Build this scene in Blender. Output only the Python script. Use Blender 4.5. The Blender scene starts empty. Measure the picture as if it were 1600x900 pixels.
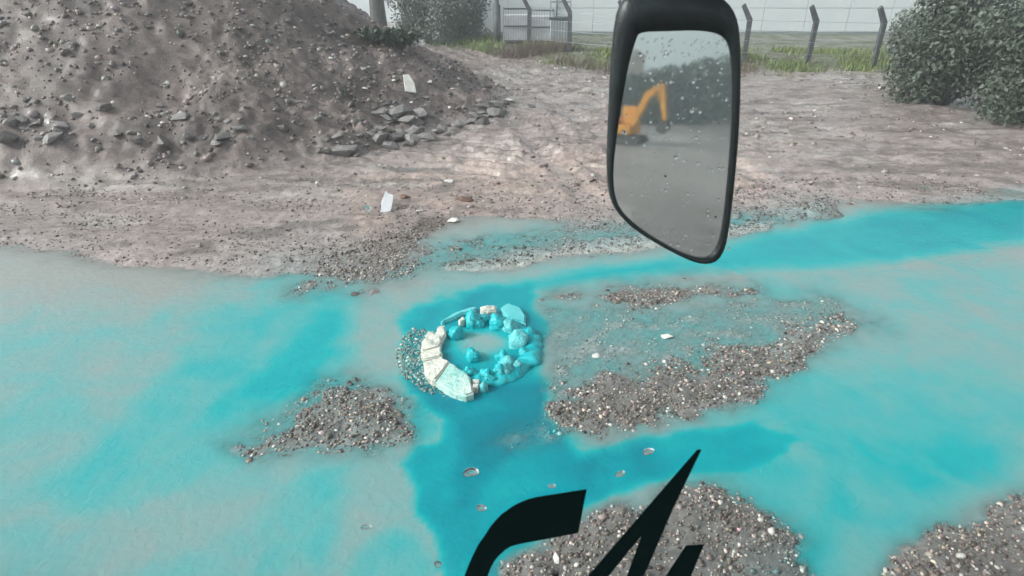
import bpy, bmesh, math, random
import numpy as np
from mathutils import Vector, Matrix, noise as mnoise
from mathutils.geometry import tessellate_polygon

# ------------------------------------------------------------------ camera, sky, sun, exposure
scene = bpy.context.scene
C = scene.collection
R = math.radians
FPX, PITCH, CAMH = 920.0, R(28.0), 3.0            # focal length in 1600-px units, tilt down, eye height in the cab
cam_d = bpy.data.cameras.new('camera')
cam = bpy.data.objects.new('camera', cam_d)
C.objects.link(cam)
cam.location = (0, 0, CAMH)
cam.rotation_euler = (R(90) - PITCH, 0, 0)
cam_d.sensor_width = 36.0
cam_d.lens = 36.0 * FPX / 1600.0
cam_d.clip_start, cam_d.clip_end = 0.05, 2000.0
cam_d.dof.use_dof = True                            # a phone: sharp on the yard, the windscreen a touch soft
cam_d.dof.focus_distance = 6.0
cam_d.dof.aperture_fstop = 7.5
scene.camera = cam

SUN_EL, SUN_AZ = R(35), R(257)
world = bpy.data.worlds.new('World')
scene.world = world
world.use_nodes = True
wn, wl = world.node_tree.nodes, world.node_tree.links
bg = wn['Background']
sky = wn.new('ShaderNodeTexSky')
sky.sky_type = 'NISHITA'
sky.sun_disc = False
sky.sun_elevation = SUN_EL
sky.sun_rotation = SUN_AZ
sky.air_density, sky.dust_density, sky.ozone_density = 1.0, 4.0, 1.0
hs = wn.new('ShaderNodeHueSaturation')              # an overcast sky: the same light, nearly colourless
hs.inputs['Saturation'].default_value = 0.18
wl.new(sky.outputs[0], hs.inputs['Color'])
wl.new(hs.outputs[0], bg.inputs['Color'])
bg.inputs['Strength'].default_value = 0.12

sun_d = bpy.data.lights.new('sun', 'SUN')
sun_d.energy = 1.4
sun_d.angle = R(14)
sun_d.color = (1.0, 0.97, 0.93)
sun = bpy.data.objects.new('sun', sun_d)
C.objects.link(sun)
sdir = Vector((math.sin(SUN_AZ) * math.cos(SUN_EL), math.cos(SUN_AZ) * math.cos(SUN_EL), math.sin(SUN_EL)))
sun.rotation_euler = sdir.to_track_quat('Z', 'Y').to_euler()

scene.view_settings.view_transform = 'Standard'
scene.view_settings.look = 'None'
scene.view_settings.gamma = 1.0
scene.view_settings.use_curve_mapping = False
scene.view_settings.exposure = 0.85
scene.cycles.max_bounces = 5
scene.cycles.diffuse_bounces = 2
scene.cycles.glossy_bounces = 3
scene.cycles.transmission_bounces = 4
scene.cycles.volume_bounces = 0
scene.cycles.use_adaptive_sampling = True
scene.cycles.adaptive_threshold = 0.035
scene.cycles.transparent_max_bounces = 8

# ------------------------------------------------------------------ measuring helpers
cp, sp = math.cos(PITCH), math.sin(PITCH)


def ray(u, v):
    a, b = (u - 800.0) / FPX, (450.0 - v) / FPX
    return Vector((a, cp + sp * b, -sp + cp * b))


def G(u, v, z=0.0):
    """point of the plane at height z seen at a photograph pixel"""
    d = ray(u, v)
    t = (z - CAMH) / d.z
    return Vector((d.x * t, d.y * t, z))


def Y(u, v, y):
    d = ray(u, v)
    t = y / d.y
    return Vector((d.x * t, y, CAMH + d.z * t))


def to_map(x, y):
    dep = np.maximum(y * cp + CAMH * sp, 0.3)
    return 800 + FPX * x / dep, 450 - FPX * (y * sp - CAMH * cp) / dep


# ------------------------------------------------------------------ numpy noise
def _h(ix, iy, s):
    n = (ix.astype(np.int64) * 374761393 + iy.astype(np.int64) * 668265263 + s * 1274126177) & 0x7fffffff
    n = ((n ^ (n >> 13)) * 1274126177) & 0x7fffffff
    return ((n ^ (n >> 16)) & 0xffff) / 65535.0


def vn(x, y, s=0):
    ix, iy = np.floor(x), np.floor(y)
    fx, fy = x - ix, y - iy
    fx, fy = fx * fx * fx * (fx * (fx * 6 - 15) + 10), fy * fy * fy * (fy * (fy * 6 - 15) + 10)
    a = _h(ix, iy, s) * (1 - fx) + _h(ix + 1, iy, s) * fx
    b = _h(ix, iy + 1, s) * (1 - fx) + _h(ix + 1, iy + 1, s) * fx
    return (a * (1 - fy) + b * fy) * 2 - 1


def fbm(x, y, o=4, s=0):
    r, a, t = 0, 1.0, 0
    for k in range(o):
        c_, s_ = math.cos(k * 0.9), math.sin(k * 0.9)
        r = r + a * vn((x * c_ - y * s_) * 2 ** k + 17.3 * k, (x * s_ + y * c_) * 2 ** k, s + k)
        t += a
        a *= 0.5
    return r / t


def sstep(a, b, x):
    t = np.clip((x - a) / (b - a), 0, 1)
    return t * t * (3 - 2 * t)


def poly(u, v, pts, soft):
    """soft mask of a polygon of ground, drawn on the site plan"""
    P = np.array(pts, float)
    inside = np.zeros(u.shape, bool)
    d2 = np.full(u.shape, 1e18)
    n = len(P)
    for i in range(n):
        x1, y1 = P[i]
        x2, y2 = P[(i + 1) % n]
        if y1 != y2:
            inside ^= ((y1 > v) != (y2 > v)) & (u < (x2 - x1) * (v - y1) / (y2 - y1) + x1)
        ex, ey = x2 - x1, y2 - y1
        t = np.clip(((u - x1) * ex + (v - y1) * ey) / (ex * ex + ey * ey + 1e-9), 0, 1)
        d2 = np.minimum(d2, (u - x1 - t * ex) ** 2 + (v - y1 - t * ey) ** 2)
    sd = np.where(inside, 1, -1) * np.sqrt(d2)
    return sstep(-soft, soft, sd)


# ------------------------------------------------------------------ the lie of the land
HEAP = Vector((-9.2, 16.4))
MAN = G(748, 545)
MR = 0.53


def heap_h(x, y):
    dx, dy = x - HEAP.x, y - HEAP.y
    ang = np.arctan2(dy, dx)
    rr = np.sqrt(dx * dx + dy * dy)
    R0 = 7.9 + 1.4 * np.exp(-((ang + 0.02) / 0.42) ** 2) + 0.45 * np.exp(-((ang + 0.75) / 0.3) ** 2) + 0.35 * fbm(x * 0.5, y * 0.5, 3, 5)
    h = np.clip(1 - rr / R0, 0, 1)
    h = 6.0 * h * (0.72 + 0.28 * h)
    m = np.clip(h * 4, 0, 1)
    h = np.minimum(h, 4.6 + 0.15 * fbm(x, y, 2, 8))
    return h + m * (0.26 * fbm(x * 0.8, y * 0.8, 5, 21) + 0.07 * fbm(x * 4.5, y * 4.5, 4, 33))


FIELD_CACHE = {}


def fields(x, y):
    """water level is z = 0.  returns z, dye, mud colour (3), wet, gravel density"""
    u, v = to_map(x, y)
    near = sstep(0.6, 1.3, y)
    w = sstep(330, 600, v) * 7 + 4
    uu = u + w * 1.6 * fbm(x * 1.3, y * 1.3, 3, 101) + w * 0.7 * fbm(x * 4, y * 4, 3, 111)
    vv = v + w * 1.0 * fbm(x * 1.3, y * 1.3, 3, 131) + w * 0.45 * fbm(x * 4, y * 4, 3, 141)
    # --- height
    shore = 342 + 0.0 * u
    shore = np.where(u < 700, 345 + (700 - u) * 0.62, 345 - (u - 700) * 0.045)
    shore = np.where(u < 548, 439 - (548 - u) * 0.08, shore)
    far = sstep(30, -26, vv - shore + 16 * fbm(x * 0.8, y * 0.8, 3, 175)) 
    far = np.maximum(far, 1 - near)
    z = -0.045 + far * 0.085
    # mud relief of the yard
    rough = sstep(345, 250, v)
    z = z + far * (0.030 * fbm(x * 0.9, y * 0.9, 4, 1) + rough * 0.055 * fbm(x * 2.2, y * 3.0, 5, 2) + rough * 0.03 * np.clip(fbm(x * 6, y * 6, 3, 3), 0, 1))
    # crawler tread prints lying across the yard
    tread = poly(uu, vv, [(660, 245), (760, 190), (860, 178), (960, 185), (1100, 190), (1150, 250), (960, 285), (760, 280)], 18)
    ph = (y + 0.38 * x) * 2 * np.pi / 0.33 + 2.2 * fbm(x * 0.7, y * 0.7, 2, 61)
    brk = np.clip(0.55 + 1.1 * fbm(x * 2.6, y * 0.8, 2, 71), 0, 1)
    z = z + tread * brk * 0.075 * (np.sign(np.sin(ph)) * np.abs(np.sin(ph)) ** 0.6)
    # long wheel ruts
    rut = np.sin((y + 0.22 * x + 0.4 * fbm(x * 0.3, y * 0.3, 2, 81)) * 2 * np.pi / 1.1)
    z = z + far * sstep(400, 300, v) * sstep(200, 290, v) * 0.022 * rut
    rutm = 0
    for c_off, wob in ((0.0, 0.0), (1.45, 1.7)):
        xc = np.interp(y, [6.5, 9, 12, 15, 19, 24, 30], [2.6, 1.9, 1.1, 0.55, -0.6, -2.6, -5.4]) + c_off + 0.12 * fbm(y * 0.5 + wob, y * 0 + wob, 2, 95)
        for sgn in (-0.85, 0.85):
            dx_ = (x - xc - sgn) / 0.17
            g_ = np.exp(-dx_ * dx_) * sstep(345, 300, v) * near
            z = z - 0.055 * g_ + 0.045 * np.exp(-(np.abs(dx_) - 1.9) ** 2 * 1.6) * sstep(345, 300, v) * near * np.clip(0.6 + fbm(x * 3, y * 3, 3, 97), 0, 1.2)
            rutm = np.maximum(rutm, g_)
    z = np.where(rutm > 0.02, np.maximum(z, 0.010), z)
    # wet hollows further up the track
    hol = poly(uu, vv, [(700, 95), (800, 92), (960, 130), (1100, 150), (1250, 160), (1250, 185), (960, 180), (850, 165), (790, 120)], 14)
    z = z - hol * 0.035 + hol * 0.03 * fbm(x * 1.8, y * 2.6, 4, 91)
    # gravel banks standing out of the water
    gp = dict(
        b1=[(850, 474), (900, 454), (960, 443), (1054, 434), (1180, 440), (1220, 470), (1054, 474), (940, 478)],
        b2=[(855, 628), (905, 602), (965, 580), (1054, 552), (1150, 528), (1290, 498), (1380, 500), (1260, 562), (1150, 632), (1054, 664), (985, 682), (930, 690), (865, 680)],
        b3=[(780, 885), (850, 845), (905, 812), (965, 785), (1054, 752), (1130, 745), (1200, 790), (1260, 860), (1300, 990), (740, 990)],
        b4=[(360, 690), (430, 650), (500, 612), (548, 590), (600, 592), (634, 622), (628, 676), (560, 700), (480, 712), (400, 722)],
        b5=[(430, 470), (470, 430), (548, 395), (640, 368), (730, 372), (720, 396), (650, 425), (590, 462), (548, 468)],
        b6=[(1330, 985), (1380, 870), (1480, 810), (1640, 770), (1900, 760), (1900, 1000)])
    bank = 0
    ub = uu + 26 * fbm(x * 2.1, y * 2.1, 4, 151)
    vb = vv + 17 * fbm(x * 2.1, y * 2.1, 4, 161)
    for k, p in gp.items():
        bank = np.maximum(bank, poly(ub, vb, p, 46) * (0.8 if k == 'b5' else 1))
    bank = bank * near
    film = poly(ub, vb, [(845, 480), (1054, 468), (1300, 460), (1400, 520), (1200, 560), (1054, 590), (960, 600), (880, 640), (880, 700), (800, 720), (740, 700), (850, 640), (862, 560), (850, 520)], 32) * near
    film = np.maximum(film, 0.9 * poly(uu, vv, [(625, 580), (650, 520), (672, 520), (665, 580), (690, 612), (640, 612)], 8))
    film = np.maximum(film, 0.9 * poly(uu, vv, [(560, 450), (640, 392), (760, 362), (1000, 345), (1300, 320), (1300, 345), (1000, 388), (860, 398), (700, 430)], 14))
    film = np.maximum(film, 0.95 * poly(ub, vb, [(330, 690), (430, 630), (490, 585), (560, 572), (640, 600), (655, 640), (640, 700), (560, 722), (400, 740)], 26) * near)
    z = z + film * 0.0395
    z = np.maximum(z, -0.05 + bank * (0.068 + 0.03 * fbm(x * 3.5, y * 3.5, 4, 41)))
    sandbar = poly(uu, vv, [(700, 425), (800, 402), (900, 388), (1000, 374), (1200, 352), (1200, 366), (1000, 396), (860, 408), (760, 425)], 17) * near
    z = z + sandbar * 0.046
    z = z + 0.014 * fbm(x * 7, y * 7, 4, 51) * (0.35 + 0.65 * np.clip(bank + film + far, 0, 1)) + 0.004 * vn(x * 30, y * 30, 55)
    # the collapsed shaft
    dm = np.sqrt((x - MAN.x) ** 2 + ((y - MAN.y) / 1.0) ** 2)
    z = z - 0.5 * sstep(0.40, 0.30, dm)
    heap = heap_h(x, y)
    z = z + heap
    # rise under the verge along the fence
    vl = y - np.maximum(28.0 - 1.25 * (x + 1.8), 21.6 + 0 * x)
    z = z + 0.22 * sstep(0, 3.0, vl) * sstep(-5, -2.5, x)
    # --- dye
    dye = np.zeros_like(x)
    milky = poly(uu, vv, [(-900, 520), (200, 470), (548, 455), (1700, 380), (2200, 600), (2200, 1100), (-900, 1100)], 60)
    dye = dye + (0.22 + 0.05 * sstep(560, 430, u) + 0.05 * sstep(1080, 1200, u)) * milky
    dye = np.maximum(dye, 0.30 * poly(uu, vv, [(560, 450), (640, 392), (760, 358), (1000, 336), (1300, 315), (1300, 345), (1000, 380), (860, 395), (700, 440)], 26))
    dye = np.maximum(dye, 0.30 * film)
    dye = np.maximum(dye, 0.62 * poly(ub, vb, [(800, 470), (840, 480), (858, 560), (868, 640), (900, 700), (780, 760), (760, 500)], 34))
    main = [(628, 500), (690, 462), (760, 442), (830, 436), (832, 480), (866, 516), (846, 556), (876, 606), (856, 650), (900, 702), (960, 694), (1054, 676),
            (1170, 656), (1260, 690), (1180, 748), (1054, 742), (965, 768), (905, 795), (850, 835), (790, 870), (760, 990), (700, 990), (692, 900), (668, 830), (642, 805), (643, 765),
            (618, 725), (640, 690), (678, 690), (690, 660), (650, 625), (622, 585), (640, 540)]
    dye = np.maximum(dye, 0.80 * poly(uu + 5 * fbm(x * 9, y * 9, 3, 171) + 10 * fbm(x * 2.1, y * 2.1, 3, 151), vv + 4 * fbm(x * 9, y * 9, 3, 172), main, 17))
    dye = np.maximum(dye, 0.36 * poly(uu, vv, [(618, 500), (690, 440), (840, 415), (1054, 388), (1054, 440), (860, 470), (640, 560)], 34))
    dye = np.maximum(dye, 0.62 * poly(uu, vv, [(780, 438), (860, 424), (940, 412), (1054, 398), (1300, 340), (1600, 300), (1900, 290), (1900, 350), (1600, 385), (1300, 420), (1054, 428), (930, 442), (850, 458), (800, 462)], 20))
    dye = np.maximum(dye, 0.80 * poly(uu, vv, [(640, 500), (690, 466), (790, 470), (850, 500), (850, 600), (640, 610)], 16))
    dye = np.maximum(dye, 1.00 * poly(uu, vv, [(700, 640), (760, 625), (850, 610), (850, 690), (800, 740), (760, 800), (700, 830), (680, 760)], 40))
    dye = np.maximum(dye, 0.42 * poly(uu, vv, [(540, 850), (600, 815), (660, 835), (690, 880), (690, 990), (480, 990)], 30))
    dye = np.maximum(dye, 0.72 * poly(ub, vb, [(548, 470), (552, 560), (545, 640), (470, 650), (390, 660), (300, 700), (290, 650), (400, 540), (470, 480)], 95))
    dye = np.maximum(dye, 0.42 * poly(ub, vb, [(550, 420), (556, 560), (550, 700), (540, 990), (480, 990), (440, 720), (300, 790), (120, 860), (20, 760), (150, 640), (280, 500), (430, 420)], 90))
    dye = np.maximum(dye, 0.55 * poly(uu, vv, [(1040, 672), (1110, 668), (1300, 700), (1400, 800), (1250, 990), (1100, 990), (1150, 800), (1040, 744)], 60))
    dye = np.maximum(dye, 0.45 * poly(uu, vv, [(1080, 560), (1500, 540), (1800, 640), (1600, 760), (1300, 990), (1080, 990)], 90))
    dye = np.maximum(dye, 0.45 * poly(uu, vv, [(640, 620), (670, 635), (690, 665), (675, 690), (640, 690)], 10))
    swirl = fbm(x * 1.6 + 1.5 * fbm(x, y, 2, 7), y * 1.6, 4, 11)
    dye = np.clip(dye * (1 + 0.34 * swirl) - 0.50 * sstep(0.38, 0.10, np.sqrt((x - MAN.x - 0.02) ** 2 + (y - MAN.y - 0.06) ** 2)), 0, 1)
    dye = dye * near
    # --- colour of the bare mud
    c_grey = np.array((0.315, 0.262, 0.246))
    c_pink = np.array((0.405, 0.308, 0.268))
    c_pale = np.array((0.480, 0.450, 0.410))
    c_heap = np.array((0.168, 0.134, 0.122))
    c_dark = np.array((0.160, 0.135, 0.125))
    n1 = fbm(x * 0.7, y * 0.7, 4, 201)
    pink = poly(uu, vv, [(540, 280), (700, 255), (960, 240), (1200, 250), (1200, 330), (960, 335), (760, 345), (600, 380), (548, 390)], 26) * 0.85
    col = c_grey[None] * (1 + 0.25 * n1[..., None])
    col = col + (c_pink - c_grey)[None] * (pink * np.clip(0.8 + 0.6 * fbm(x * 1.5, y * 2, 3, 203), 0, 1))[..., None]
    pal = np.clip(sandbar + 0.5 * sstep(0.2, 0.6, fbm(x * 0.5, y * 1.2, 3, 207)) * far, 0, 1)
    col = col + (c_pale[None] - col) * pal[..., None] * 0.8
    hm = np.clip(heap * 3, 0, 1)
    tone = np.clip(1 + 0.8 * fbm(x * 1.1, y * 1.1, 5, 209), 0.45, 1.8)
    col = col * (1 - hm[..., None]) + c_heap[None] * (hm * tone)[..., None]
    clod = np.maximum(sstep(0.15, 0.45, fbm(x * 1.8, y * 3.4, 5, 213)) * 0.75, sstep(0.12, 0.5, fbm(x * 0.6, y * 4.2, 5, 217)) * 0.8 * sstep(360, 280, v)) * far * (1 - hm)
    col = col + (c_dark[None] - col) * clod[..., None]
    back = (1 - near) * (0.45 + 0.55 * sstep(-0.1, 0.35, fbm(x * 0.3, y * 0.22, 4, 221)))
    col = col + (c_dark[None] * 0.8 - col) * (0.8 * back)[..., None]
    col = col + (np.array((0.13, 0.125, 0.115))[None] - col) * (bank * 0.8)[..., None]
    verge = sstep(-0.2, 0.8, vl + 0.9 * fbm(x, y, 3, 88)) * sstep(-5, -2.5, x)
    col = col + (np.array((0.10, 0.11, 0.055))[None] - col) * (0.85 * verge)[..., None]
    # dye soaks the ground it runs over
    soak = np.clip(dye * 1.1 + 0.35 * film, 0, 1) * (1 - bank * 0.75)
    col = col + (np.array((0.06, 0.33, 0.34))[None] - col) * (0.6 * soak)[..., None]
    wet = np.clip(0.35 + 0.7 * rutm + 0.5 * hol + 0.85 * sstep(0.055, 0.012, z - heap) + 0.35 * fbm(x * 0.8, y * 1.4, 3, 215) - 0.5 * hm, 0, 1)
    wet = np.clip(wet + 0.35 * sstep(200, 120, v) * (1 - hm), 0, 1) * (0.45 + 0.55 * near) * (1 - 0.7 * np.clip(clod * 2, 0, 1))
    shallow = sstep(-0.035, -0.006, z) * sstep(0.05, 0.012, z) * near
    grav = bank * 1.0 + film * 0.34 + shallow * 0.16 + far * 0.05 * near * (1 - hm)
    return dict(z=z, dye=dye, col=col, wet=wet, grav=grav, bank=bank, film=film, far=far, heap=heap)


def zat(x, y):
    """height of the ground grid at a point"""
    i = min(max(int(np.searchsorted(xs, x)) - 1, 0), nx - 2)
    j = min(max(int(np.searchsorted(ys, y)) - 1, 0), ny - 2)
    a, b = (x - xs[i]) / (xs[i + 1] - xs[i]), (y - ys[j]) / (ys[j + 1] - ys[j])
    return float((ZG[j, i] * (1 - a) + ZG[j, i + 1] * a) * (1 - b) + (ZG[j + 1, i] * (1 - a) + ZG[j + 1, i + 1] * a) * b)


# ------------------------------------------------------------------ building helpers
def tag(o, label=None, cat=None, group=None, kind=None):
    if label: o['label'] = label
    if cat: o['category'] = cat
    if group: o['group'] = group
    if kind: o['kind'] = kind
    return o


def empty(name, loc, label, cat, group=None, rz=0.0):
    o = bpy.data.objects.new(name, None)
    C.objects.link(o)
    o.location = loc
    o.rotation_euler = (0, 0, rz)
    o.empty_display_size = 0.1
    return tag(o, label, cat, group)


def link(name, me, mat=None, parent=None):
    o = bpy.data.objects.new(name, me)
    C.objects.link(o)
    if mat is not None and not me.materials:
        me.materials.append(mat)
    if parent is not None:
        o.parent = parent
    return o


def mesh_np(name, V, F, smooth=False):
    me = bpy.data.meshes.new(name)
    V = np.asarray(V, np.float32)
    F = np.asarray(F, np.int32)
    n, k = F.shape
    me.vertices.add(len(V))
    me.vertices.foreach_set('co', V.ravel())
    me.loops.add(n * k)
    me.loops.foreach_set('vertex_index', F.ravel())
    me.polygons.add(n)
    me.polygons.foreach_set('loop_start', np.arange(0, n * k, k, dtype=np.int32))
    if smooth:
        me.polygons.foreach_set('use_smooth', np.ones(n, bool))
    me.update(calc_edges=True)
    me.validate()
    return me


def attr_f(me, name, arr):
    a = me.attributes.new(name, 'FLOAT', 'POINT')
    a.data.foreach_set('value', np.asarray(arr, np.float32).ravel())


def attr_c(me, name, arr):
    a = me.attributes.new(name, 'FLOAT_COLOR', 'POINT')
    arr = np.asarray(arr, np.float32)
    a.data.foreach_set('color', np.concatenate([arr, np.ones((len(arr), 1), np.float32)], 1).ravel())


def from_bm(name, bm, mat=None, parent=None, smooth=False):
    me = bpy.data.meshes.new(name)
    bmesh.ops.recalc_face_normals(bm, faces=bm.faces)
    for f in bm.faces:
        f.smooth = smooth
    bm.to_mesh(me)
    bm.free()
    return link(name, me, mat, parent)


def bm_box(bm, lo, hi, mat=None):
    r = bmesh.ops.create_cube(bm, size=1.0)
    lo, hi = Vector(lo), Vector(hi)
    for v in r['verts']:
        v.co = Vector((lo[i] + (v.co[i] + 0.5) * (hi[i] - lo[i]) for i in range(3)))
        if mat is not None:
            v.co = mat @ v.co
    return r['verts']


def bm_tube(bm, pts, rad, n=8, cap=True):
    pts = [Vector(p) for p in pts]
    rad = rad if isinstance(rad, (list, tuple)) else [rad] * len(pts)
    rings = []
    for i, p in enumerate(pts):
        d = (pts[min(i + 1, len(pts) - 1)] - pts[max(i - 1, 0)]).normalized()
        a = d.orthogonal().normalized() if i == 0 else (rings[-1][1] - d * rings[-1][1].dot(d)).normalized()
        b = d.cross(a)
        rings.append(([bm.verts.new(p + rad[i] * (a * math.cos(2 * math.pi * k / n) + b * math.sin(2 * math.pi * k / n))) for k in range(n)], a))
    for i in range(len(rings) - 1):
        A, B = rings[i][0], rings[i + 1][0]
        for k in range(n):
            bm.faces.new((A[k], A[(k + 1) % n], B[(k + 1) % n], B[k]))
    if cap:
        bm.faces.new(rings[0][0][::-1])
        bm.faces.new(rings[-1][0])


def bm_prism(bm, pts, off):
    """closed outline (3-D points) pushed along a vector"""
    off = Vector(off)
    A = [bm.verts.new(Vector(p)) for p in pts]
    B = [bm.verts.new(Vector(p) + off) for p in pts]
    fs = [bm.faces.new(A), bm.faces.new(B[::-1])]
    n = len(A)
    for i in range(n):
        fs.append(bm.faces.new((A[i], B[i], B[(i + 1) % n], A[(i + 1) % n])))
    return fs


# ------------------------------------------------------------------ materials
def mat_new(name):
    m = bpy.data.materials.new(name)
    m.use_nodes = True
    nt = m.node_tree
    return m, nt.nodes, nt.links, nt.nodes['Principled BSDF']


def noise_mat(name, c1, c2, scale, rough=0.6, bump=0.0, bscale=None, spec=0.5, metallic=0.0, detail=6, c3=None):
    m, N, L, P = mat_new(name)
    tc = N.new('ShaderNodeTexCoord')
    no = N.new('ShaderNodeTexNoise')
    no.inputs['Scale'].default_value = scale
    no.inputs['Detail'].default_value = detail
    no.inputs['Roughness'].default_value = 0.65
    L.new(tc.outputs['Object'], no.inputs['Vector'])
    cr = N.new('ShaderNodeValToRGB')
    cr.color_ramp.elements[0].position, cr.color_ramp.elements[1].position = 0.32, 0.68
    cr.color_ramp.elements[0].color, cr.color_ramp.elements[1].color = (*c1, 1), (*c2, 1)
    if c3:
        e = cr.color_ramp.elements.new(0.5)
        e.color = (*c3, 1)
    L.new(no.outputs['Fac'], cr.inputs[0])
    L.new(cr.outputs[0], P.inputs['Base Color'])
    P.inputs['Roughness'].default_value = rough
    P.inputs['Metallic'].default_value = metallic
    P.inputs['Specular IOR Level'].default_value = spec
    if bump:
        b = N.new('ShaderNodeBump')
        n2 = N.new('ShaderNodeTexNoise')
        n2.inputs['Scale'].default_value = bscale or scale * 4
        n2.inputs['Detail'].default_value = 5
        L.new(tc.outputs['Object'], n2.inputs['Vector'])
        b.inputs['Strength'].default_value = bump
        b.inputs['Distance'].default_value = 0.02
        L.new(n2.outputs['Fac'], b.inputs['Height'])
        L.new(b.outputs[0], P.inputs['Normal'])
    return m


def ground_mat():
    m, N, L, P = mat_new('wet_mud')
    tc = N.new('ShaderNodeTexCoord')
    at = N.new('ShaderNodeAttribute'); at.attribute_name = 'mud'
    wt = N.new('ShaderNodeAttribute'); wt.attribute_name = 'wet'
    n1 = N.new('ShaderNodeTexNoise'); n1.inputs['Scale'].default_value = 7; n1.inputs['Detail'].default_value = 9; n1.inputs['Roughness'].default_value = 0.72
    n2 = N.new('ShaderNodeTexVoronoi'); n2.inputs['Scale'].default_value = 34
    n3 = N.new('ShaderNodeTexNoise'); n3.inputs['Scale'].default_value = 55; n3.inputs['Detail'].default_value = 4
    for n in (n1, n2, n3):
        L.new(tc.outputs['Object'], n.inputs['Vector'])
    mr = N.new('ShaderNodeMapRange')
    mr.inputs['From Min'].default_value, mr.inputs['From Max'].default_value = 0.3, 0.7
    mr.inputs['To Min'].default_value, mr.inputs['To Max'].default_value = 0.62, 1.34
    L.new(n1.outputs['Fac'], mr.inputs['Value'])
    mx = N.new('ShaderNodeMixRGB'); mx.blend_type = 'MULTIPLY'; mx.inputs['Fac'].default_value = 1
    L.new(at.outputs['Color'], mx.inputs['Color1'])
    L.new(mr.outputs[0], mx.inputs['Color2'])
    mr2 = N.new('ShaderNodeMapRange')
    mr2.inputs['From Min'].default_value, mr2.inputs['From Max'].default_value = 0.0, 1.0
    mr2.inputs['To Min'].default_value, mr2.inputs['To Max'].default_value = 0.72, 1.28
    L.new(n2.outputs['Color'], mr2.inputs['Value'])
    mx2 = N.new('ShaderNodeMixRGB'); mx2.blend_type = 'MULTIPLY'; mx2.inputs['Fac'].default_value = 0.8
    L.new(mx.outputs[0], mx2.inputs['Color1'])
    L.new(mr2.outputs[0], mx2.inputs['Color2'])
    L.new(mx2.outputs[0], P.inputs['Base Color'])
    rr = N.new('ShaderNodeMapRange')
    rr.inputs['To Min'].default_value, rr.inputs['To Max'].default_value = 0.62, 0.09
    L.new(wt.outputs['Fac'], rr.inputs['Value'])
    L.new(rr.outputs[0], P.inputs['Roughness'])
    P.inputs['Specular IOR Level'].default_value = 0.5
    ad = N.new('ShaderNodeMath'); ad.operation = 'ADD'
    L.new(n1.outputs['Fac'], ad.inputs[0]); L.new(n3.outputs['Fac'], ad.inputs[1])
    b = N.new('ShaderNodeBump'); b.inputs['Strength'].default_value = 0.4; b.inputs['Distance'].default_value = 0.02
    L.new(ad.outputs[0], b.inputs['Height'])
    bs = N.new('ShaderNodeMapRange')
    bs.inputs['To Min'].default_value, bs.inputs['To Max'].default_value = 0.6, 0.07
    L.new(wt.outputs['Fac'], bs.inputs['Value'])
    L.new(bs.outputs[0], b.inputs['Strength'])
    L.new(b.outputs[0], P.inputs['Normal'])
    return m


def water_mat():
    m, N, L, P = mat_new('dyed_water')
    tc = N.new('ShaderNodeTexCoord')
    dy = N.new('ShaderNodeAttribute'); dy.attribute_name = 'dye'
    op = N.new('ShaderNodeAttribute'); op.attribute_name = 'opacity'
    no = N.new('ShaderNodeTexNoise'); no.inputs['Scale'].default_value = 2.2; no.inputs['Detail'].default_value = 7; no.inputs['Distortion'].default_value = 0.9
    L.new(tc.outputs['Object'], no.inputs['Vector'])
    s = N.new('ShaderNodeMath'); s.operation = 'MULTIPLY_ADD'
    s.inputs[1].default_value, s.inputs[2].default_value = 0.34, -0.17
    L.new(no.outputs['Fac'], s.inputs[0])
    a = N.new('ShaderNodeMath'); a.operation = 'ADD'
    L.new(s.outputs[0], a.inputs[0]); L.new(dy.outputs['Fac'], a.inputs[1])
    cr = N.new('ShaderNodeValToRGB')
    E = cr.color_ramp.elements
    E[0].position, E[0].color = 0.02, (0.300, 0.325, 0.305, 1)
    E[1].position, E[1].color = 0.97, (0.0, 0.220, 0.285, 1)
    for p, c in ((0.16, (0.245, 0.355, 0.345)), (0.34, (0.115, 0.390, 0.390)), (0.55, (0.006, 0.385, 0.405)), (0.78, (0.0, 0.300, 0.355))):
        e = E.new(p); e.color = (*c, 1)
    L.new(a.outputs[0], cr.inputs[0])
    L.new(cr.outputs[0], P.inputs['Base Color'])
    P.inputs['Roughness'].default_value = 0.10
    P.inputs['IOR'].default_value = 1.33
    P.inputs['Specular IOR Level'].default_value = 0.42
    n2 = N.new('ShaderNodeTexNoise'); n2.inputs['Scale'].default_value = 16; n2.inputs['Detail'].default_value = 4; n2.inputs['Distortion'].default_value = 0.6
    L.new(tc.outputs['Object'], n2.inputs['Vector'])
    b = N.new('ShaderNodeBump'); b.inputs['Strength'].default_value = 0.42; b.inputs['Distance'].default_value = 0.014
    L.new(n2.outputs['Fac'], b.inputs['Height'])
    L.new(b.outputs[0], P.inputs['Normal'])
    L.new(op.outputs['Fac'], P.inputs['Alpha'])
    return m


def stone_mat():
    m, N, L, P = mat_new('wet_gravel')
    at = N.new('ShaderNodeAttribute'); at.attribute_name = 'tone'
    L.new(at.outputs['Color'], P.inputs['Base Color'])
    P.inputs['Roughness'].default_value = 0.32
    return m


def leaf_mat(name, c1, c2):
    m, N, L, P = mat_new(name)
    at = N.new('ShaderNodeAttribute'); at.attribute_name = 'tone'
    cr = N.new('ShaderNodeValToRGB')
    cr.color_ramp.elements[0].color, cr.color_ramp.elements[1].color = (*c1, 1), (*c2, 1)
    L.new(at.outputs['Fac'], cr.inputs[0])
    L.new(cr.outputs[0], P.inputs['Base Color'])
    P.inputs['Roughness'].default_value = 0.5
    return m


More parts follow.
